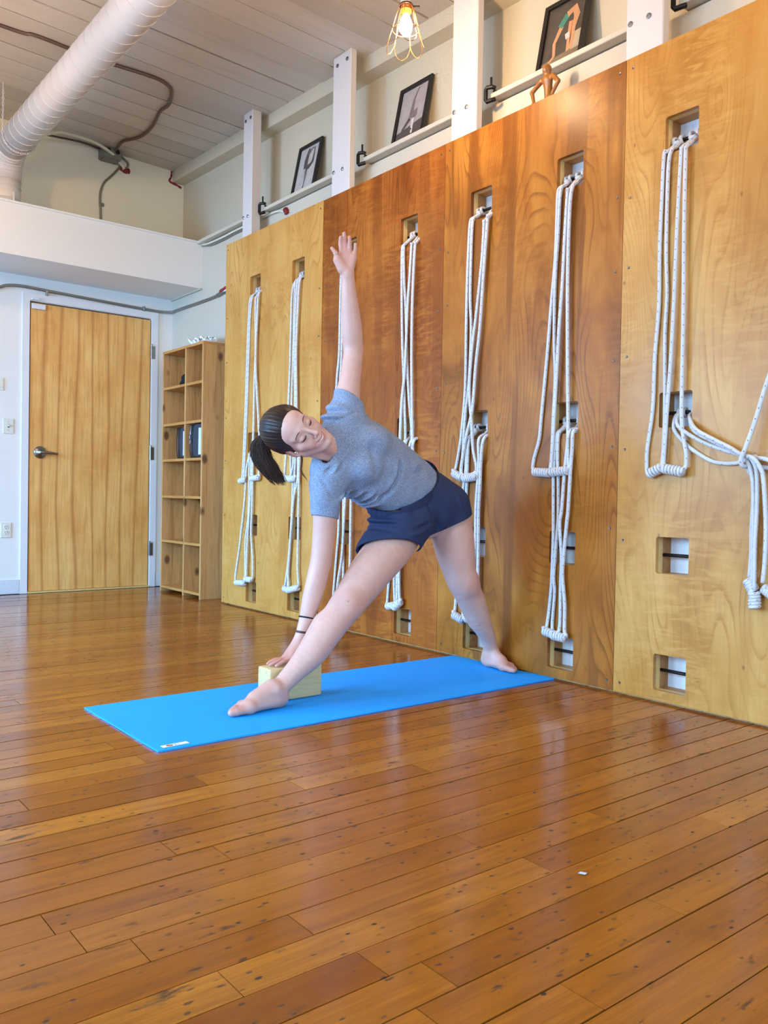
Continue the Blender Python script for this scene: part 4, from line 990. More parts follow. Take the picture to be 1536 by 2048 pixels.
# ---------------------------------------------------------------- implicit-surface modelling (signed distances on a grid, meshed with surface nets)
class Field:
    def __init__(s, lo, hi, h):
        s.lo = np.array(lo, np.float32); s.h = h
        s.n = np.ceil((np.array(hi) - np.array(lo)) / h).astype(int) + 1
        s.F = np.full(tuple(s.n), .06, np.float32)
        s.ax = [(s.lo[i] + h * np.arange(s.n[i])).astype(np.float32) for i in range(3)]
    def sl(s, lo, hi):
        a = np.clip(np.floor((np.array(lo) - s.lo) / s.h).astype(int), 0, s.n); b = np.clip(np.ceil((np.array(hi) - s.lo) / s.h).astype(int) + 1, 0, s.n)
        return tuple(slice(int(x), int(y)) for x, y in zip(a, b))
    def grid(s, q):
        return s.ax[0][q[0]][:, None, None], s.ax[1][q[1]][None, :, None], s.ax[2][q[2]][None, None, :]
    def put(s, fn, lo, hi, k=.01, op='u'):
        m = k + .02
        q = s.sl(np.array(lo) - m, np.array(hi) + m)
        if any(x.stop <= x.start for x in q): return
        d = fn(*s.grid(q)).astype(np.float32); f = s.F[q]
        if op == 'u':
            hh = np.clip(.5 + .5 * (f - d) / k, 0, 1); s.F[q] = f + (d - f) * hh - k * hh * (1 - hh)
        elif op == 's':
            d = -d; hh = np.clip(.5 - .5 * (f - d) / k, 0, 1); s.F[q] = f + (d - f) * hh + k * hh * (1 - hh)
        else:
            s.F[q] = np.maximum(f, d)
    def cone(s, a, b, ra, rb, k=.01, op='u', flat=None):
        """tapered capsule; flat=(unit axis, factor) squashes it along an axis"""
        a = np.array(a, float); b = np.array(b, float); ba = b - a; L = max(float(ba @ ba), 1e-12)
        def fn(X, Y, Z):
            px, py, pz = X - a[0], Y - a[1], Z - a[2]
            t = np.clip((px * ba[0] + py * ba[1] + pz * ba[2]) / L, 0, 1)
            px, py, pz = px - t * ba[0], py - t * ba[1], pz - t * ba[2]
            sc = 1.0
            if flat is not None:
                n, fct = flat; e = (px * n[0] + py * n[1] + pz * n[2]) * (1 / fct - 1)
                px, py, pz = px + e * n[0], py + e * n[1], pz + e * n[2]; sc = min(1.0, fct)
            return (np.sqrt(px * px + py * py + pz * pz) - (ra + (rb - ra) * t)) * sc
        R = max(ra, rb) * (max(1.0, flat[1]) if flat is not None else 1)
        s.put(fn, np.minimum(a, b) - R, np.maximum(a, b) + R, k, op)
    def chain(s, pts, k=.012, flat=None, per=4):
        """smooth limb through (x, y, z, r) stations, blended into the field as one piece"""
        A = np.array(pts, float); C_ = []
        for i in range(len(A) - 1):
            p0, p1, p2, p3 = A[max(i - 1, 0)], A[i], A[i + 1], A[min(i + 2, len(A) - 1)]
            for j in range(per):
                t = j / per
                C_.append(.5 * (2 * p1 + (p2 - p0) * t + (2 * p0 - 5 * p1 + 4 * p2 - p3) * t * t + (3 * p1 - p0 - 3 * p2 + p3) * t ** 3))
        C_.append(A[-1]); R = A[:, 3].max() * 1.1
        q = s.sl(A[:, :3].min(0) - R - .04, A[:, :3].max(0) + R + .04)
        full = s.F; s.F = np.full_like(full[q], .06); lo, n, ax = s.lo, s.n, s.ax
        s.ax = [ax[i][q[i]] for i in range(3)]; s.lo = np.array([a[0] for a in s.ax]); s.n = np.array(s.F.shape)
        for u, v in zip(C_[:-1], C_[1:]): s.cone(u[:3], v[:3], u[3], v[3], .0015, flat=flat)
        d = s.F; s.F, s.lo, s.n, s.ax = full, lo, n, ax
        f = s.F[q]; hh = np.clip(.5 + .5 * (f - d) / k, 0, 1); s.F[q] = f + (d - f) * hh - k * hh * (1 - hh)
    def ell(s, c, r, k=.01, op='u', R=None):
        """ellipsoid; R = rows are its axes"""
        c = np.array(c, float); r = np.array(r, float); R = np.eye(3) if R is None else R
        def fn(X, Y, Z):
            d = [X - c[0], Y - c[1], Z - c[2]]
            q = [(d[0] * R[i][0] + d[1] * R[i][1] + d[2] * R[i][2]) for i in range(3)]
            k0 = np.sqrt(sum((q[i] / r[i]) ** 2 for i in range(3))); k1 = np.sqrt(sum((q[i] / r[i] ** 2) ** 2 for i in range(3))) + 1e-9
            return k0 * (k0 - 1) / k1
        s.put(fn, c - r.max(), c + r.max(), k, op)
    def mesh(s, smooth=1):
        F = s.F; S = F < 0
        c = np.zeros(tuple(s.n - 1), np.uint8)
        sl = (slice(None, -1), slice(1, None))
        for i in (0, 1):
            for j in (0, 1):
                for k in (0, 1): c += S[sl[i], sl[j], sl[k]]
        act = np.flatnonzero(((c > 0) & (c < 8)).ravel()); dims = c.shape; del c
        I = np.stack(np.unravel_index(act, dims), 1)
        cor = np.array([[i, j, k] for i in (0, 1) for j in (0, 1) for k in (0, 1)])
        V = np.stack([F[I[:, 0] + o[0], I[:, 1] + o[1], I[:, 2] + o[2]] for o in cor], 1)
        acc = np.zeros((len(I), 3)); cnt = np.zeros(len(I))
        for a in range(8):
            for b in range(a + 1, 8):
                if np.abs(cor[a] - cor[b]).sum() != 1: continue
                m = (V[:, a] < 0) != (V[:, b] < 0)
                t = V[m, a] / (V[m, a] - V[m, b])
                acc[m] += cor[a] + t[:, None] * (cor[b] - cor[a]); cnt[m] += 1
        P = (I + acc / cnt[:, None]) * s.h + s.lo
        quads = []
        st = np.array([dims[1] * dims[2], dims[2], 1])
        for ax in range(3):
            o1, o2 = [(1, 2), (2, 0), (0, 1)][ax]
            lo = [slice(1, -1)] * 3; hi = [slice(1, -1)] * 3
            lo[ax] = slice(0, -1); hi[ax] = slice(1, None)
            A, B = S[tuple(lo)], S[tuple(hi)]
            w = np.argwhere(A != B)
            inside = A[w[:, 0], w[:, 1], w[:, 2]]
            off = np.array([1, 1, 1]); off[ax] = 0
            w = w + off
            base = w @ st
            i0 = np.searchsorted(act, base); i1 = np.searchsorted(act, base - st[o1]); i2 = np.searchsorted(act, base - st[o1] - st[o2]); i3 = np.searchsorted(act, base - st[o2])
            q = np.stack([i0, i1, i2, i3], 1); q[~inside] = q[~inside][:, ::-1]
            quads.append(q)
        Q = np.concatenate(quads)
        for _ in range(smooth):
            E = np.concatenate([Q[:, [0, 1]], Q[:, [1, 2]], Q[:, [2, 3]], Q[:, [3, 0]]]); acc = np.zeros_like(P); n = np.bincount(E.ravel(), minlength=len(P))
            for d in range(3):
                acc[:, d] = np.bincount(E[:, 0], P[E[:, 1], d], len(P)) + np.bincount(E[:, 1], P[E[:, 0], d], len(P))
            P = P * .45 + .55 * acc / np.maximum(n, 1)[:, None]
        return P, Q
def mesh_obj(name, P, Q, mat, parent=None, loc=(0, 0, 0), color=None):
    off = np.array(ORI[parent.name]) if parent is not None else np.array(loc)
    me = bpy.data.meshes.new(name)
    me.vertices.add(len(P)); me.vertices.foreach_set('co', (P - off).astype(np.float32).ravel())
    me.loops.add(len(Q) * 4); me.loops.foreach_set('vertex_index', Q.astype(np.int32).ravel())
    me.polygons.add(len(Q)); me.polygons.foreach_set('loop_start', np.arange(0, len(Q) * 4, 4, dtype=np.int32))
    me.update(calc_edges=True); me.validate()
    if color is not None:
        a = me.color_attributes.new('tint', 'FLOAT_COLOR', 'POINT')
        a.data.foreach_set('color', np.concatenate([color, np.ones((len(P), 1))], 1).astype(np.float32).ravel())
    me.shade_smooth(); me.materials.append(M[mat])
    o = bpy.data.objects.new(name, me); COL.objects.link(o)
    if parent is not None: o.parent = parent
    else: o.location = loc
    ORI[o.name] = Vector([float(v) for v in off]); return o

# wooden figure sitting on top of the panel, leaning on its arms, seen from behind
fr = Field((2.64, -.03, 2.44), (2.93, .14, 2.64), .0022)
X_, Y_ = 2.785, .040
def B(x, y, z): return (X_ + x * 1.25, Y_ + y, 2.444 + z)
fr.ell(B(0, 0, .143), (.0205, .0205, .0225), .004)
fr.cone(B(0, 0, .125), B(0, .004, .105), .008, .009, .006)
fr.cone(B(0, .004, .10), B(.0, .012, .055), .026, .017, .012, flat=((0, 1, 0), .7)); fr.cone(B(0, .012, .055), B(.002, .016, .018), .016, .023, .012)
for sgn in (-1, 1):
    fr.cone(B(sgn * .026, .003, .108), B(sgn * .058, -.012, .066), .012, .009, .01); fr.cone(B(sgn * .058, -.012, .066), B(sgn * .038 - .004, -.02, .012), .009, .007, .006); fr.ell(B(sgn * .038 - .004, -.022, .008), (.011, .012, .007), .004)
    fr.cone(B(sgn * .015, .016, .014), B(sgn * .062, .012, .012), .015, .011, .01); fr.cone(B(sgn * .062, .012, .012), B(sgn * .02, -.012, .009), .010, .008, .006)
P, Q = fr.mesh(2)
tag(mesh_obj('wooden_figure', P, Q, 'figure_wood', None, (2.79, .045, 2.445)), 'small carved wooden figure sitting on top of the rope panels', 'figurine')

# black cloth bag stuffed into the top left cubby
fr = Field((-.80, -.06, 1.545), (-.50, .15, 1.72), .004)
fr.ell((-.585, .025, 1.595), (.07, .065, .05), .02); fr.ell((-.550, .025, 1.655), (.032, .045, .038), .02); fr.ell((-.615, .0, 1.565), (.05, .04, .022), .02); fr.cone((-.54, .01, 1.66), (-.530, .0, 1.695), .02, .008, .01)
fr.F = np.maximum(fr.F, np.maximum(fr.ax[0][:, None, None] + .519, 1.549 - fr.ax[2][None, None, :])).astype(np.float32)
P, Q = fr.mesh(2)
P = P + .003 * np.sin(P[:, [1, 2, 0]] * 140)
P[:, 2] = np.maximum(P[:, 2], 1.5485)
tag(mesh_obj('cloth_bag', P, Q, 'black_cloth', None, (-.59, .06, 1.549)), 'black cloth bag stuffed into the top left cubby', 'bag')

# crumpled patterned straps on top of the bookcase
k = NT('strap_print'); p_ = k.pos()
vo = k.node('ShaderNodeTexVoronoi', Scale=70.0); k.set(vo, 'Vector', p_)
c_ = k.ramp(vo.outputs['Distance'], [(.25, srgb(60, 84, 76)), (.42, srgb(236, 238, 232))])
M['strap_print'] = k.out(c_, .7, .3)
st = empty('strap_pile', (-.33, .03, SZ), 'crumpled white and green patterned straps on top of the bookcase', 'strap')
random.seed(11)
for i in range(9):
    g = G(); cx = -.50 + .032 * i; pts = []
    a0 = random.uniform(0, 3); rr = random.uniform(.018, .03); hh = random.uniform(.022, .042)
    for j in range(13):
        a = a0 + j / 12 * 4.6
        pts.append((cx + rr * math.cos(a) * 1.2, -.012 + .02 * (i % 3) + rr * math.sin(a), SZ + .006 + hh * abs(math.sin(j / 12 * math.pi))))
    # flat ribbon with thickness
    W = .011
    for j, q in enumerate(pts):
        g.v += [(q[0], q[1], q[2] - .0), (q[0], q[1], q[2] + W * 1.3), (q[0] + .002, q[1] + .002, q[2] + W * 1.3), (q[0] + .002, q[1] + .002, q[2])]
    for j in range(12):
        for e in range(4): g.f.append((j * 4 + e, j * 4 + (e + 1) % 4, j * 4 + 4 + (e + 1) % 4, j * 4 + 4 + e))
    g.f += [(0, 3, 2, 1), (48, 49, 50, 51)]
    g.build('strap_fold', 'strap_print', st)

# ---------------------------------------------------------------- the person: wide-legged side bend, one hand on the block, one raised
LEG_F = [[2.625,-.5788,.637,.0922],[2.645,-.6752,.5422,.0883],[2.66,-.7574,.4739,.0818],[2.67,-.8263,.4109,.0739],[2.685,-.8991,.347,.0633],[2.69,-.9429,.3042,.0581],[2.69,-1.0042,.2412,.0565],[2.69,-1.0576,.1808,.0523],[2.69,-1.1227,.1267,.0392],[2.69,-1.182,.0788,.0325],[2.6935,-1.2050,.0610,.0325],[2.6933,-1.1990,.0386,.0310]]
LEG_B = [[2.615,-.3392,.6874,.0944],[2.635,-.3211,.5936,.088],[2.645,-.3114,.5205,.0817],[2.655,-.297,.4467,.0693],[2.66,-.276,.3887,.0635],[2.655,-.214,.3043,.0545],[2.645,-.158,.2217,.0465],[2.63,-.092,.139,.0345],[2.616,-.060,.0850,.0325],[2.6056,-.0540,.0585,.0325],[2.600,-.0528,.0347,.0300]]
ARM_U = [[2.64,-.8859,1.0687,.0508],[2.64,-.8759,1.1484,.0433],[2.635,-.862,1.2161,.0387],[2.63,-.8502,1.2803,.037],[2.63,-.851,1.318,.0375],[2.64,-.8641,1.3658,.0386],[2.65,-.8772,1.4187,.0356],[2.665,-.8991,1.4966,.0288],[2.675,-.9121,1.5517,.0245],[2.68,-.9173,1.5719,.0240]]
ARM_L = [[2.64,-.9607,.8073,.0557],[2.63,-.9659,.7329,.0483],[2.62,-.9616,.6395,.0429],[2.61,-.9622,.5549,.0402],[2.605,-.9688,.4891,.0390],[2.6,-.9821,.4237,.0383],[2.59,-.9965,.3523,.0346],[2.583,-1.0086,.2942,.028],[2.578,-1.0222,.2422,.0250],[2.575,-1.0308,.2126,.0245]]
TORSO = [[2.62,-.4642,.7139,.1352],[2.62,-.5675,.7815,.1246],[2.62,-.6896,.844,.1297],[2.62,-.7819,.8893,.1351],[2.62,-.8612,.9183,.1178],[2.63,-.9312,.9296,.0785]]
nX = (1.0, 0.0, 0.0)
MZ = .0062                                              # top of the mat
HO = np.array([2.672, -1.1135, .9655])                  # head centre and axes (left, front, up)
yw = math.radians(-4)
HL0, HF0, HU = np.array([-.07724, .37845, .92218]), np.array([.97751, -.15308, .1447]), np.array([-.19582, -.91272, .35817])
HF = HF0 * math.cos(yw) + HL0 * math.sin(yw); HL = np.cross(HF, HU); HL = HL / np.linalg.norm(HL)
if HL @ HL0 < 0: HL = -HL
HR = np.stack([HL, HF, HU])
def hw(x, y, z): return HO + HL * x + HF * y + HU * z
NECK = np.array([2.640, -.945, .925])

sk = Field((2.42, -1.45, 0.0), (2.86, -.004, 1.745), .003)
sk.chain(TORSO, .02, (nX, .70))
sk.chain(LEG_F, .014); sk.chain(LEG_B, .014); sk.chain(ARM_U, .012); sk.chain(ARM_L, .012)
# muscle and joint shapes
sk.ell((2.728, -.902, .349), (.020, .034, .036), .035)                      # front kneecap
sk.ell((2.706, -.274, .392), (.018, .032, .038), .035)                      # rear kneecap
sk.cone((2.665, -.985, .270), (2.660, -1.03, .205), .044, .034, .03)        # calf
sk.cone((2.635, -.215, .305), (2.63, -.17, .225), .042, .030, .03)
sk.ell((2.625, -.826, 1.312), (.018, .015, .022), .02)                      # elbow point
sk.ell((2.60, -.938, .500), (.022, .016, .026), .02)
# feet
def foot(O, d, m, s, leg_end):
    O = np.array(O); d = np.array(d) / np.linalg.norm(d); m = np.array(m); m = m - d * (m @ d); m = m / np.linalg.norm(m)
    L = lambda l, w, z: O + (d * l + m * w) * s + np.array([0, 0, z * s])
    A = np.stack([d, m, np.array([0, 0, 1.0])])
    sk.ell(L(.034, 0, .030), np.array([.035, .028, .030]) * s, .014, R=A)
    sk.ell(L(.058, .026, .064), np.array([.010, .007, .011]) * s, .02); sk.ell(L(.054, -.026, .058), np.array([.010, .007, .011]) * s, .02)
    sk.cone(L(.050, .0, .052), L(.125, .004, .036), .033 * s, .026 * s, .018)
    sk.cone(L(.066, .003, .066), L(.160, .012, .028), .026 * s, .0165 * s, .02)
    sk.cone(L(.045, -.014, .021), L(.150, -.026, .016), .021 * s, .016 * s, .015)
    sk.cone(L(.060, .014, .024), L(.150, .022, .020), .020 * s, .018 * s, .015)
    sk.cone(L(.158, .024, .0220), L(.160, -.022, .0175), .0210 * s, .0165 * s, .012)
    sk.cone(L(.168, .025, .0185), L(.205, .0255, .0145), .0165 * s, .0125 * s, .008); sk.cone(L(.205, .0255, .0145), L(.222, .0235, .0130), .0130 * s, .0115 * s, .004)
    for w0, w1, tl, r in ((.007, .0050, .219, .0082), (-.006, -.0098, .209, .0078), (-.018, -.0232, .196, .0074), (-.029, -.0355, .181, .0072)):
        sk.cone(L(.160, w0, .0175), L(tl - .020, w1, .0185), r * 1.05 * s, r * s, .003); sk.cone(L(tl - .020, w1, .0180), L(tl - .004, w1, .0105), r * s, r * .95 * s, .002)
    sk.cone(L(.085, .046, -.006), L(.120, .046, -.006), .019 * s, .018 * s, .014, 's')      # arch
    return L, A
LF_, AF_ = foot((2.692, -1.158, MZ), (.03, -1, 0), (1, 0, 0), 1.08, LEG_F[-1])
LB_, AB_ = foot((2.560, -.052, MZ), (1, -.02, 0), (0, -1, 0), .95, LEG_B[-1])
# raised hand, palm to the room
HU_ = {"wrist":[2.6801,-.9173,1.5682],"pal":[[2.6618,-.9377,1.6562],[2.6714,-.9255,1.6621],[2.6824,-.9118,1.6587],[2.6944,-.8973,1.6424]],
 "f":[[[2.6618,-.9377,1.6562],[2.6639,-.9409,1.679],[2.6702,-.9453,1.6985]],[[2.6714,-.9255,1.6621],[2.672,-.9288,1.6906],[2.6763,-.934,1.7140]],[[2.6824,-.9118,1.6587],[2.6851,-.9142,1.6815],[2.6903,-.92,1.6998]],[[2.6944,-.8973,1.6424],[2.6988,-.8976,1.6616],[2.7028,-.9018,1.6760]]],
 "t":[[2.6705,-.9369,1.5849],[2.6657,-.9533,1.6158],[2.6638,-.9614,1.6403],[2.6575,-.9752,1.6563]]}
pn = np.array([.78, -.62, .02])                          # palm normal, towards the viewer
w_ = HU_['wrist']
for e, r0, r1 in zip(HU_['pal'], (.0155, .0165, .0160, .0145), (.0108, .0108, .0104, .0096)): sk.cone(w_, np.array(e) * .86 + np.array(w_) * .14, r0, r1, .009, flat=(pn, .85))
for f_, r in zip(HU_['f'], (.0082, .0085, .0081, .0072)):
    sk.cone(np.array(f_[0]) * .86 + np.array(w_) * .14, f_[1], r * 1.14, r, .003); sk.cone(f_[1], f_[2], r, r * .86, .002)
T = HU_['t']
sk.cone(w_, T[1], .015, .0145, .012); sk.cone(T[0], T[1], .017, .0135, .010); sk.cone(T[1], T[2], .0125, .0088, .006); sk.cone(T[2], T[3], .0085, .0066, .003)
sk.cone(np.array(T[0]) + pn * .004, np.array(T[1]) + pn * .006, .012, .010, .012); sk.cone(np.array([2.690, -.906, 1.600]) + pn * .003, np.array([2.693, -.901, 1.630]) + pn * .003, .010, .009, .012)
# lower hand flat on the block
BT = .1272
wl = np.array([2.575, -1.0308, .2126]); kn = [(2.607, -1.092, .146), (2.590, -1.101, .148), (2.571, -1.100, .146), (2.555, -1.090, .142)]
tip = [(2.618, -1.160, BT + .0068), (2.594, -1.172, BT + .0070), (2.568, -1.166, BT + .0068), (2.545, -1.146, BT + .0062)]
for i in range(4):
    sk.cone(wl, kn[i], .0165, .0112, .012)
    md = tuple((np.array(kn[i]) * .45 + np.array(tip[i]) * .55) + np.array([0, 0, .0035]))
    sk.cone(kn[i], md, .0092, .0078, .005); sk.cone(md, tip[i], .0078, .0066, .002)
sk.cone(wl, (2.628, -1.062, .155), .015, .0115, .012); sk.cone((2.628, -1.062, .155), (2.634, -1.098, BT + .009), .0100, .0078, .004)
# head
def he(c, r, k=.01, op='u'): sk.ell(hw(*c), r, k, op, HR)
def hc(a, b, ra, rb, k=.008, op='u', flat=None): sk.cone(hw(*a), hw(*b), ra, rb, k, op, flat)
he((0, -.012, .047), (.071, .091, .080), .01)
he((0, .022, -.006), (.061, .066, .086), .02)
he((0, .036, .052), (.058, .050, .046), .02)
for s in (-1, 1):
    hc((s * .050, -.004, -.040), (s * .018, .062, -.080), .018, .016, .016)
    he((s * .043, .048, -.010), (.021, .022, .018), .012); he((s * .034, .064, -.030), (.017, .016, .019), .012)
    hc((s * .012, .079, .030), (s * .042, .066, .033), .011, .010, .012)
he((0, .070, -.084), (.021, .020, .016), .012)
he((0, .066, -.054), (.031, .023, .022), .012)
for s in (-1, 1): he((s * .0315, .0955, .010), (.0165, .0125, .0105), .008, 's')
for s in (-1, 1):
    he((s * .0315, .0715, .0105), (.0150, .0135, .0105), .003)
    hc((s * .020, .083, .0035), (s * .044, .072, .0045), .0016, .0014, .002, 's')       # lid crease, eyes almost closed
hc((0, .083, .022), (0, .1035, -.020), .0068, .0085, .007)
he((0, .1055, -.0245), (.0098, .0110, .0088), .006)
for s in (-1, 1):
    he((s * .0105, .0965, -.0285), (.0066, .0080, .0062), .004); he((s * .0055, .1000, -.0345), (.0030, .0040, .0025), .002, 's')
    hc((s * .018, .086, -.030), (s * .030, .077, -.048), .0022, .0022, .006, 's')        # smile fold
def mz(x): return -.0570 + .0120 * min(1.0, abs(x) / .0240) ** 1.5          # smiling mouth line
def my(x): return .0885 - .0125 * min(1.2, abs(x) / .0240) ** 1.8
xs_ = [-.0240, -.0165, -.0085, 0, .0085, .0165, .0240]
for x0_, x1_ in zip(xs_[:-1], xs_[1:]):
    ru = lambda x: .0016 + .0014 * (1 - abs(x) / .024); rl = lambda x: .0018 + .0028 * (1 - abs(x) / .024)
    hc((x0_, my(x0_), mz(x0_) + .0035), (x1_, my(x1_), mz(x1_) + .0035), ru(x0_), ru(x1_), .004)
    hc((x0_, my(x0_) - .001, mz(x0_) - .0048), (x1_, my(x1_) - .001, mz(x1_) - .0048), rl(x0_), rl(x1_), .004)
for x0_, x1_ in zip(xs_[:-1], xs_[1:]):
    ro = lambda x: .0012 + .0020 * (1 - (abs(x) / .024) ** 2)
    hc((x0_, my(x0_) + .003, mz(x0_)), (x1_, my(x1_) + .003, mz(x1_)), ro(x0_) + .001, ro(x1_) + .001, .002, 's')
for s in (-1, 1):
    he((s * .073, -.014, .000), (.0080, .0175, .0300), .005); he((s * .0815, -.010, .004), (.0040, .0080, .0130), .003, 's'); he((s * .070, -.002, -.024), (.0060, .0080, .0090), .004)
# neck with cords
sk.cone(hw(0, -.022, -.045), NECK, .050, .055, .022)
sk.cone(hw(-.046, -.012, -.050), (2.675, -.962, .880), .013, .010, .014); sk.cone(hw(.03, .0, -.07), (2.682, -.940, .930), .012, .009, .014)
sk.cone(hw(0, .03, -.075), (2.678, -.955, .905), .020, .016, .02)
P, Q = sk.mesh(2)
del sk
# colour of the skin: redder at joints, hands, feet, cheeks and nose; rosy lips
base = np.array(srgb(212, 168, 150)[:3]); red = np.array(srgb(196, 128, 110)[:3]); lip = np.array(srgb(186, 92, 92)[:3])
def gs(c, r): return np.exp(-(((P - np.array(c)) / r) ** 2).sum(1))
w = np.zeros(len(P))
for c, r, a in (((2.72, -.905, .35), .05, .55), ((2.71, -.27, .39), .05, .6), (tuple(LF_(.19, 0, .01)), .06, .8), (tuple(LB_(.19, 0, .01)), .06, .8), (tuple(LF_(.04, 0, .02)), .06, .4), (tuple(LB_(.04, 0, .02)), .06, .35),
                ((2.57, -1.12, .14), .07, .9), ((2.675, -.93, 1.68), .045, .7), ((2.68, -.92, 1.62), .04, .35), ((2.66, -.95, 1.64), .03, .6), ((2.60, -.95, .49), .05, .35),
                (tuple(hw(.04, .07, -.025)), .022, .55), (tuple(hw(-.04, .07, -.025)), .022, .55), (tuple(hw(0, .107, -.026)), .013, .6), (tuple(hw(-.076, -.01, 0)), .03, .8), ((2.70, -.955, .90), .04, .25)):
    w = np.maximum(w, a * gs(c, r))
colr = base * (1 - w[:, None]) + red * w[:, None]
lc = (P - HO) @ HR.T
ax_ = np.abs(lc[:, 0]); mzv = -.0575 + .0120 * np.minimum(1, ax_ / .024) ** 1.5
ml = (ax_ < .0245) & (lc[:, 1] > .070) & (np.abs(lc[:, 2] - mzv) < .0085 * np.sqrt(np.maximum(0, 1 - (ax_ / .0255) ** 2)))
colr[ml] = colr[ml] * .35 + lip * .65
rng = np.random.default_rng(5)
for _ in range(26):                                     # freckles and small moles on legs and arms
    i = rng.integers(len(P)); 
    if P[i, 2] > .75: continue
    m_ = ((P - P[i]) ** 2).sum(1) < (rng.uniform(.0022, .0042)) ** 2
    colr[m_] = colr[m_] * .55 + np.array(srgb(120, 62, 50)[:3]) * .45
k = NT('skin'); at = k.n.new('ShaderNodeAttribute'); at.attribute_name = 'tint'
nz = k.noise(k.pos(), 26, 4, .6); nf = k.noise(k.pos(), 420, 2)
c_ = k.mix(k.math('MULTIPLY', k.ramp(nz, [(.35, (0, 0, 0)), (.75, (1, 1, 1))]), .30), at.outputs['Color'], srgb(190, 134, 122))
k.bump(nf, .06, .0006)
try:
    k.set(k.b, 'Subsurface__Weight', .12); k.b.inputs['Subsurface Radius'].default_value = (.010, .004, .002); k.b.inputs['Subsurface Scale'].default_value = .6
except Exception: pass
M['skin'] = k.out(c_, .46, .4)
pe = empty('person', (2.66, -.62, MZ), 'person in grey-blue t-shirt and navy shorts bending sideways, hand on the block', 'person')
body = mesh_obj('body', P, Q, 'skin', pe, color=colr)
body['label'] = 'bare-armed, bare-legged body with one arm raised'

# face details lying on the skin
hm = {}
plain('hair_brown', srgb(44, 28, 22), .42, var=.15, scale=200); plain('lash', srgb(38, 26, 26), .6); plain('brow_brown', srgb(96, 72, 62), .7); plain('teeth', srgb(238, 236, 232), .3)
for s in (-1, 1):
    pts = [hw(s * (.0185 + .0265 * t), .0868 - .0115 * t ** 1.6 - .0008, .0045 - .0050 * math.sin(math.pi * t) + .002 * t) for t in [i / 10 for i in range(11)]]
    G().tube(pts, [.0006 + .0013 * math.sin(math.pi * min(1, .15 + t * .85)) for t in [i / 10 for i in range(11)]], 6).build('eyelash_line', 'lash', pe, True)
    pts = [hw(s * (.0135 + .034 * t), .0895 - .0135 * t ** 1.8, .0265 + .0075 * math.sin(math.pi * (t * .75 + .1))) for t in [i / 10 for i in range(11)]]
    G().tube(pts, [.0009 + .0011 * math.sin(math.pi * (1 - t) * .9 + .2) for t in [i / 10 for i in range(11)]], 6).build('eyebrow', 'brow_brown', pe, True)
pts = [hw(.0195 * t, my(.0195 * t) - .0022, mz(.0195 * t) + .0006) for t in [i / 6 - 1 for i in range(13)]]
G().tube(pts, [.0006 + .0026 * (1 - abs(i / 6 - 1) ** 2) for i in range(13)], 6).build('teeth', 'teeth', pe, True)

# ---- hair: combed back cap and pony tail
TIE = np.array([2.535, -1.145, .985]); tl_ = HR @ (TIE - HO)
hf = Field((-.105, -.13, -.075), (.105, .105, .155), .0022)
Xh, Yh, Zh = hf.grid((slice(None),) * 3)
c0 = np.array([0, -.012, .047]); rad = np.array([.071, .091, .080])
q = [(Xh - c0[0]) / rad[0], (Yh - c0[1]) / rad[1], (Zh - c0[2]) / rad[2]]
k0 = np.sqrt(q[0] ** 2 + q[1] ** 2 + q[2] ** 2); k1 = np.sqrt((q[0] / rad[0]) ** 2 + (q[1] / rad[1]) ** 2 + (q[2] / rad[2]) ** 2) + 1e-9
dsk = k0 * (k0 - 1) / k1
hl = (Yh - .070) * .845 - (Zh - .083) * .534 - .012 * (np.abs(Xh) / .07) ** 2 + .05 * np.maximum(0, np.abs(Xh) - .058) * (Zh > .02)   # distance in front of the hairline
hl = hl + .0012 * np.sin(Xh * 90 + 1.0) + .0008 * np.sin(Xh * 410)
thick = .0035 + .0120 * np.clip((-hl) / .06, 0, 1)
ta = tl_ / np.linalg.norm(tl_)
rx, ry, rz = Xh - tl_[0], Yh - tl_[1], Zh - tl_[2]
e1 = np.cross(ta, [0, 0, 1.0]); e1 /= np.linalg.norm(e1); e2 = np.cross(ta, e1)
phi = np.arctan2(rx * e1[0] + ry * e1[1] + rz * e1[2], rx * e2[0] + ry * e2[1] + rz * e2[2])
gv = np.clip((-hl) / .045, 0, 1)
thick = thick + gv * (.0006 * np.sin(phi * 57) + .0005 * np.sin(phi * 97 + 1.3) + .0006 * np.sin(phi * 23 + .5))
d = dsk - thick
d = np.maximum(d, hl); d = np.maximum(d, -(Zh + .052) * 1.0 + .0 * Xh)
ear = ((np.abs(Xh) - .078) / .012) ** 2 + ((Yh + .008) / .022) ** 2 + ((Zh + .004) / .034) ** 2
d = np.maximum(d, (1 - ear) * .01)
hf.F = d.astype(np.float32)
P, Q = hf.mesh(1)
ph = np.arctan2((P - tl_) @ e1, (P - tl_) @ e2)
tone = .5 + .25 * np.sin(ph * 61) + .25 * np.sin(ph * 143 + 2) 
P = HO + P @ HR
hcol = np.array(srgb(20, 13, 11)[:3])[None] * (1 - tone[:, None]) + np.array(srgb(50, 33, 25)[:3])[None] * tone[:, None]
k = NT('hair'); at = k.n.new('ShaderNodeAttribute'); at.attribute_name = 'tint'
M['hair'] = k.out(at.outputs['Color'], .42, .35)
hair = mesh_obj('hair', P, Q, 'hair', pe, color=hcol); hair['label'] = 'dark brown hair combed back into a pony tail'
G().tube([TIE + (e_[0] * math.cos(a) + e_[1] * math.sin(a)) * .017 for e_ in [(HL, HU)] for a in [2 * math.pi * i / 16 for i in range(16)]], .006, 8, closed=True).build('hair_tie', 'black_cloth', hair, True)
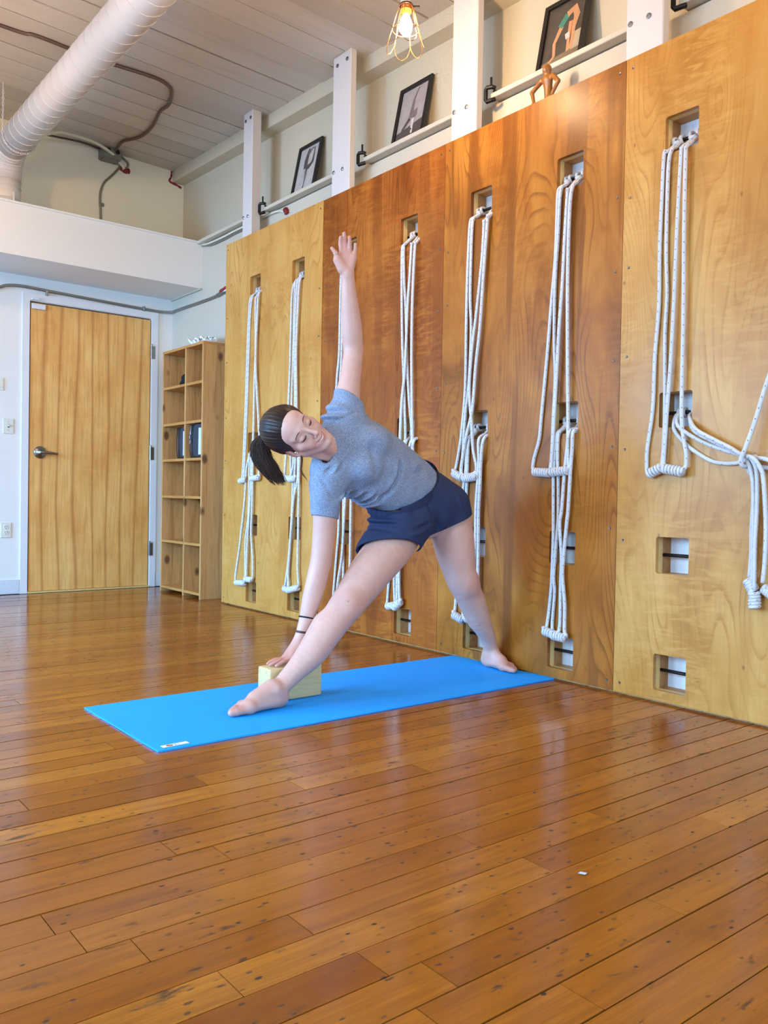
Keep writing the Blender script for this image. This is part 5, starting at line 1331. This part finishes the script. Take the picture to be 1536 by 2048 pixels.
ctr = [TIE + np.array([.03, .012, -.004]), TIE, np.array([2.498, -1.168, .945]), np.array([2.503, -1.172, .905]), np.array([2.522, -1.160, .862]), np.array([2.545, -1.138, .825]), np.array([2.560, -1.122, .800])]
cs = [Vector(v) for v in smooth_path(ctr, 3)]
g = G(); random.seed(21); side = Vector((.62, .78, .02)); dpt = Vector((-.78, .62, 0))
wid = [.010, .012, .012, .013, .016, .020, .026, .030, .032, .034, .035, .036, .036, .036, .034, .032, .030, .026, .022]
plain('hair_tail', srgb(66, 43, 30), .5, var=.22, scale=160, spec=.3)
for i in range(900):
    a = random.uniform(-1, 1); b_ = random.uniform(-1, 1) * math.sqrt(max(0, 1 - a * a)); L = random.randint(len(cs) - 6, len(cs)); sp = random.uniform(.9, 1.15)
    fall = random.uniform(.0, .02)
    pts = [cs[j] + side * (a * wid[j] * sp + .004 * math.sin(j * .7 + i)) + dpt * (b_ * wid[j] * .6) + Vector((0, 0, -fall * (j / len(cs)) ** 2)) for j in range(L)]
    g.tube(pts, [.0012 * (1 - .75 * j / L) for j in range(L)], 4)
g.build('pony_tail', 'hair_tail', hair, True)
g = G()
for i in range(5):
    o_ = Vector((.003 * i, .002 * i, .0))
    g.tube(smooth_path([Vector(hw(-.070, .006 - .002 * i, -.020)), Vector((2.668, -1.100 + .0012 * i, .885)), Vector((2.664, -1.098 + .0015 * i, .862)), Vector((2.662, -1.100 + .002 * i, .838)), Vector((2.662, -1.088 + .003 * i, .820 - .002 * i)), Vector((2.662, -1.075 + .002 * i, .814 - .004 * i))], 4), .0006, 4)
g.build('loose_strand', 'hair_tail', hair, True)

# ---- clothing
def folds(F, segs, lo, hi):
    """raise or sink soft creases along segments given in the body plane (y, z)"""
    Y = F.ax[1][None, :, None]; Z = F.ax[2][None, None, :]
    for (y0, z0), (y1, z1), wd, amp in segs:
        dy, dz = y1 - y0, z1 - z0; L = dy * dy + dz * dz
        t = np.clip(((Y - y0) * dy + (Z - z0) * dz) / L, 0, 1)
        dist2 = (Y - y0 - t * dy) ** 2 + (Z - z0 - t * dz) ** 2
        F.F -= (1.5 * amp * np.exp(-dist2 / wd ** 2) * np.sin(np.pi * np.clip(t * .8 + .15, 0, 1))).astype(np.float32)
SHIRT = [[2.62,-.5408,.7679,.1394],[2.625,-.6295,.8121,.1449],[2.63,-.7477,.8711,.1500],[2.63,-.8282,.9081,.1470],[2.63,-.885,.9263,.1235]]
SLV_U = [[2.635,-.8812,1.0167,.0867],[2.64,-.8789,1.0692,.0659],[2.64,-.8740,1.155,.0545]]
SLV_L = [[2.64,-.9454,.8356,.0819],[2.635,-.9676,.7608,.0631],[2.62,-.9596,.6388,.0505]]
sf = Field((2.46, -1.08, .60), (2.80, -.42, 1.19), .003)
sf.chain(SHIRT, .02, (nX, .74)); sf.chain(SLV_U, .025, (nX, .92)); sf.chain(SLV_L, .025, (nX, .92))
sf.ell((2.715, -.80, .955), (.045, .06, .05), .035); sf.ell((2.715, -.845, .855), (.045, .055, .05), .035)      # bust
sf.cone((2.64, -.90, 1.03), (2.64, -.955, .83), .075, .075, .02, flat=(nX, .8))
def line(pts, wd, amp): return [(a, b, wd, amp) for a, b in zip(pts[:-1], pts[1:])]
fold = line([(-1.009, .982), (-.987, 1.005), (-.948, 1.029), (-.914, 1.048), (-.887, 1.059)], .0055, -.0035) + line([(-1.037, .85), (-1.021, .814), (-.991, .761), (-.96, .729)], .0055, -.0035)   # armhole seams
fold += line([(-.692, .881), (-.703, .823), (-.731, .765), (-.767, .731)], .009, -.008) + line([(-.712, .88), (-.722, .823), (-.750, .770)], .012, .005)                                          # deep crease at the waist
fold += [((-.942, .729), (-.908, .762), .008, .007), ((-.908, .729), (-.874, .769), .008, .007), ((-.868, .724), (-.832, .764), .008, .008), ((-.831, .717), (-.791, .764), .008, .008), ((-.802, .708), (-.767, .746), .008, .008), ((-.814, .695), (-.742, .718), .008, .007),
         ((-.925, .728), (-.890, .765), .007, -.006), ((-.888, .726), (-.852, .767), .007, -.006), ((-.850, .720), (-.81, .762), .007, -.007), ((-.816, .71), (-.775, .755), .007, -.006),
         ((-.843, .959), (-.834, .866), .016, -.004), ((-.834, .866), (-.816, .811), .014, -.005), ((-.984, .861), (-1.01, .824), .008, -.006), ((-.944, .871), (-.975, .834), .008, -.006), ((-.965, .868), (-.99, .83), .008, .005),
         ((-.988, 1.059), (-.926, 1.06), .008, -.006), ((-.997, 1.031), (-.948, 1.022), .008, -.006), ((-.971, 1.082), (-.915, 1.079), .009, .005), ((-.99, 1.045), (-.935, 1.04), .008, .006),
         ((-1.085, .795), (-1.031, .76), .009, -.005), ((-1.084, .759), (-1.03, .724), .010, .005), ((-1.075, .831), (-1.043, .823), .008, -.005), ((-1.08, .815), (-1.035, .79), .009, .005), ((-.62, .87), (-.55, .89), .012, .004), ((-.63, .84), (-.55, .85), .012, -.004), ((-.90, .94), (-.80, .99), .02, .003)]
folds(sf, fold, None, None)
Xs, Ys, Zs = sf.grid((slice(None),) * 3)
tor = .0014 * np.sin(70 * Ys + 30 * Zs) * np.sin(55 * Zs - 20 * Ys + 40 * Xs)
outer = sf.F + tor.astype(np.float32)
# neck opening
a_ = np.array([2.655, -1.150, .928]); b_ = np.array([2.717, -1.044, .914])
ba = b_ - a_; L_ = ba @ ba
t_ = np.clip(((Xs - a_[0]) * ba[0] + (Ys - a_[1]) * ba[1] + (Zs - a_[2]) * ba[2]) / L_, 0, 1)
dn = np.sqrt((Xs - a_[0] - t_ * ba[0]) ** 2 + (Ys - a_[1] - t_ * ba[1]) ** 2 + (Zs - a_[2] - t_ * ba[2]) ** 2) - .069
outer = outer - (.0024 * np.clip((.017 - dn) / .003, 0, 1)).astype(np.float32)       # ribbed collar
shell = np.maximum(outer, -(outer + .0075))
WC = np.array([2.62, -.585, .79]); WN = np.array([-.412, .48, -.774]); spd = WN; bk = np.array([.781, -.624, .018])                        # towards the hips / towards the viewer
hp0 = np.array([2.62, -.5676, .7855])
dh = (Xs - WC[0]) * WN[0] + (Ys - WC[1]) * WN[1] + (Zs - WC[2]) * WN[2] - .004
shell = np.maximum(shell, dh)
nu = np.array([0, .20, .98]); cu_ = np.array([2.64, -.880, 1.124])
du = (Ys - cu_[1]) * .46 + (Zs - cu_[2]) * .88
shell = np.maximum(shell, np.where(Zs > 1.04, du, -1))
dl = -(Zs - .6675) - .16 * (Ys + .96)
shell = np.maximum(shell, np.where((Zs < .74) & (Ys < -.88), dl, -1))
shell = np.maximum(shell, -dn)
sf.F = shell.astype(np.float32)
P, Q = sf.mesh(2)
del outer, shell
k = NT('heather_jersey'); p_ = k.pos()
h1 = k.noise(k.mapping(p_, (330, 330, 1000), rot=(.6, 0, 0)), 1.0, 3, .6); h2 = k.noise(k.mapping(p_, (150, 150, 460), rot=(.6, 0, 0)), 1.0, 3)
c_ = k.ramp(h1, [(.34, srgb(70, 80, 100)), (.5, srgb(132, 146, 168)), (.66, srgb(194, 204, 218))])
c_ = k.mix(k.math('MULTIPLY', h2, .35), c_, srgb(104, 116, 140))
wr = k.noise(k.mapping(p_, (16, 10, 24), rot=(.5, 0, 0)), 1.0, 3, .5, 1.0)
k.bump(k.math('MULTIPLY_ADD', wr, 4.0, h2), .35, .0022)
M['heather_jersey'] = k.out(c_, .85, .2)
shirt = mesh_obj('t_shirt', P, Q, 'heather_jersey', pe); shirt['label'] = 'heathered grey-blue short-sleeved t-shirt'

SHORTS = [[2.62,-.5340,.7700,.128],[2.62,-.4423,.714,.1415]]
SHL_B = [[2.62,-.3585,.7084,.1086],[2.635,-.3250,.5905,.0985]]
SHL_F = [[2.625,-.5612,.667,.1126],[2.648,-.7024,.5211,.1065]]
sf = Field((2.47, -.82, .46), (2.79, -.18, .90), .003)
sf.chain(SHORTS, .02, (nX, .86)); sf.chain(SHL_B, .02, (nX, 1.05)); sf.chain(SHL_F, .02, (nX, 1.08))
sf.ell((2.63, -.645, .655), (.10, .085, .075), .03)
fold = [((-.781, .642), (-.679, .641), .009, -.007), ((-.813, .652), (-.703, .613), .009, -.006), ((-.777, .68), (-.667, .67), .010, -.006), ((-.79, .66), (-.69, .656), .010, .006), ((-.628, .621), (-.538, .65), .009, -.006), ((-.66, .60), (-.55, .625), .010, .005),
        ((-.566, .739), (-.53, .68), .0055, -.004), ((-.53, .68), (-.518, .60), .0055, -.004), ((-.40, .80), (-.36, .70), .014, .004), ((-.72, .70), (-.62, .68), .010, .004), ((-.50, .66), (-.46, .62), .010, -.005)]
folds(sf, fold, None, None)
Xs, Ys, Zs = sf.grid((slice(None),) * 3)
outer = sf.F; shell = np.maximum(outer, -(outer + .0075))
wp = (Xs - WC[0]) * WN[0] + (Ys - WC[1]) * WN[1] + (Zs - WC[2]) * WN[2]
shell = np.maximum(shell, -(wp + .004))
nf_ = np.array([2.645, -.6607, .5714]); 
df = (Ys + .72) * -.20 + (Zs - .592) * -.93 + .38 * (Xs - 2.74)
db = (Ys + .416) * .37 + (Zs - .629) * -.92 + .10 * (Xs - 2.72)
mid = -.535 + .45 * (Xs - 2.72)
shell = np.maximum(shell, np.where(Ys < mid, df, -1)); shell = np.maximum(shell, np.where(Ys > mid, db, np.where(Ys > mid - .02, np.minimum(df, db), -1)))
sf.F = shell.astype(np.float32)
P, Q = sf.mesh(2)
k = NT('navy_jersey'); p_ = k.pos(); n_ = k.noise(p_, 500, 2); n2 = k.noise(p_, 9, 3)
k.bump(n_, .12, .0008)
M['navy_jersey'] = k.out(k.mix(n2, srgb(36, 46, 74), srgb(48, 60, 92)), .8, .25)
sh = mesh_obj('shorts', P, Q, 'navy_jersey', pe); sh['label'] = 'loose navy blue shorts'
# gathered waistband just below the shirt hem
g = G(); n_ = 150; e1_ = Vector((.119, .0105, -.057)); e2_ = Vector((0, .154, .0955)); cw = Vector(WC); ax_ = Vector(WN)
for j, (off_, rr) in enumerate(((-.012, .985), (-.004, 1.0), (.010, 1.022), (.026, 1.03), (.034, 1.015))):
    for i in range(n_):
        a = 2 * math.pi * i / n_; wv = 1 + (.009 if j in (1, 2, 3) else 0) * math.sin(a * 34 + .3 * math.sin(a * 7))
        g.v.append(tuple(cw + ax_ * off_ + (e1_ * math.cos(a) + e2_ * math.sin(a)) * rr * wv))
for j in range(4):
    for i in range(n_): g.f.append((j * n_ + i, j * n_ + (i + 1) % n_, (j + 1) * n_ + (i + 1) % n_, (j + 1) * n_ + i))
g.build('waistband', 'navy_jersey', sh, True)
# hair elastic and leather band on the lower wrist, rings
def bracelet(c, ax, R, r, mat, name, wob=0, flatz=1.0):
    A = Vector(ax).normalized(); U = A.orthogonal().normalized(); W = A.cross(U); C_ = Vector(c)
    G().tube([C_ + (U * math.cos(a) + W * math.sin(a)) * R for a in [2 * math.pi * i / 28 for i in range(28)]], r, 8, closed=True).build(name, mat, pe, True)
plain('leather_brown', srgb(74, 48, 40), .5); plain('silver', srgb(214, 214, 216), .22, metal=1.0); plain('gold', srgb(214, 170, 90), .25, metal=1.0)
va = (.006, .018, .06)
bracelet((2.583, -1.0090, .292), (-.05, .23, .97), .0295, .0029, 'black_cloth', 'hair_elastic')
bracelet((2.5778, -1.0240, .2395), (0, .15, 1), .0262, .0040, 'leather_brown', 'leather_band')
f3 = HU_['f'][2]; bracelet(np.array(f3[0]) * .75 + np.array(f3[1]) * .25, np.array(f3[1]) - np.array(f3[0]), .0085, .0021, 'silver', 'finger_ring')
bracelet(np.array(T[1]) * .12 + np.array(T[2]) * .88, np.array(T[2]) - np.array(T[1]), .0098, .0020, 'silver', 'thumb_ring')
bracelet(np.array(kn[3]) * .7 + np.array(tip[3]) * .3 + np.array([0, 0, .002]), np.array(tip[3]) - np.array(kn[3]), .0098, .0017, 'gold', 'finger_ring')
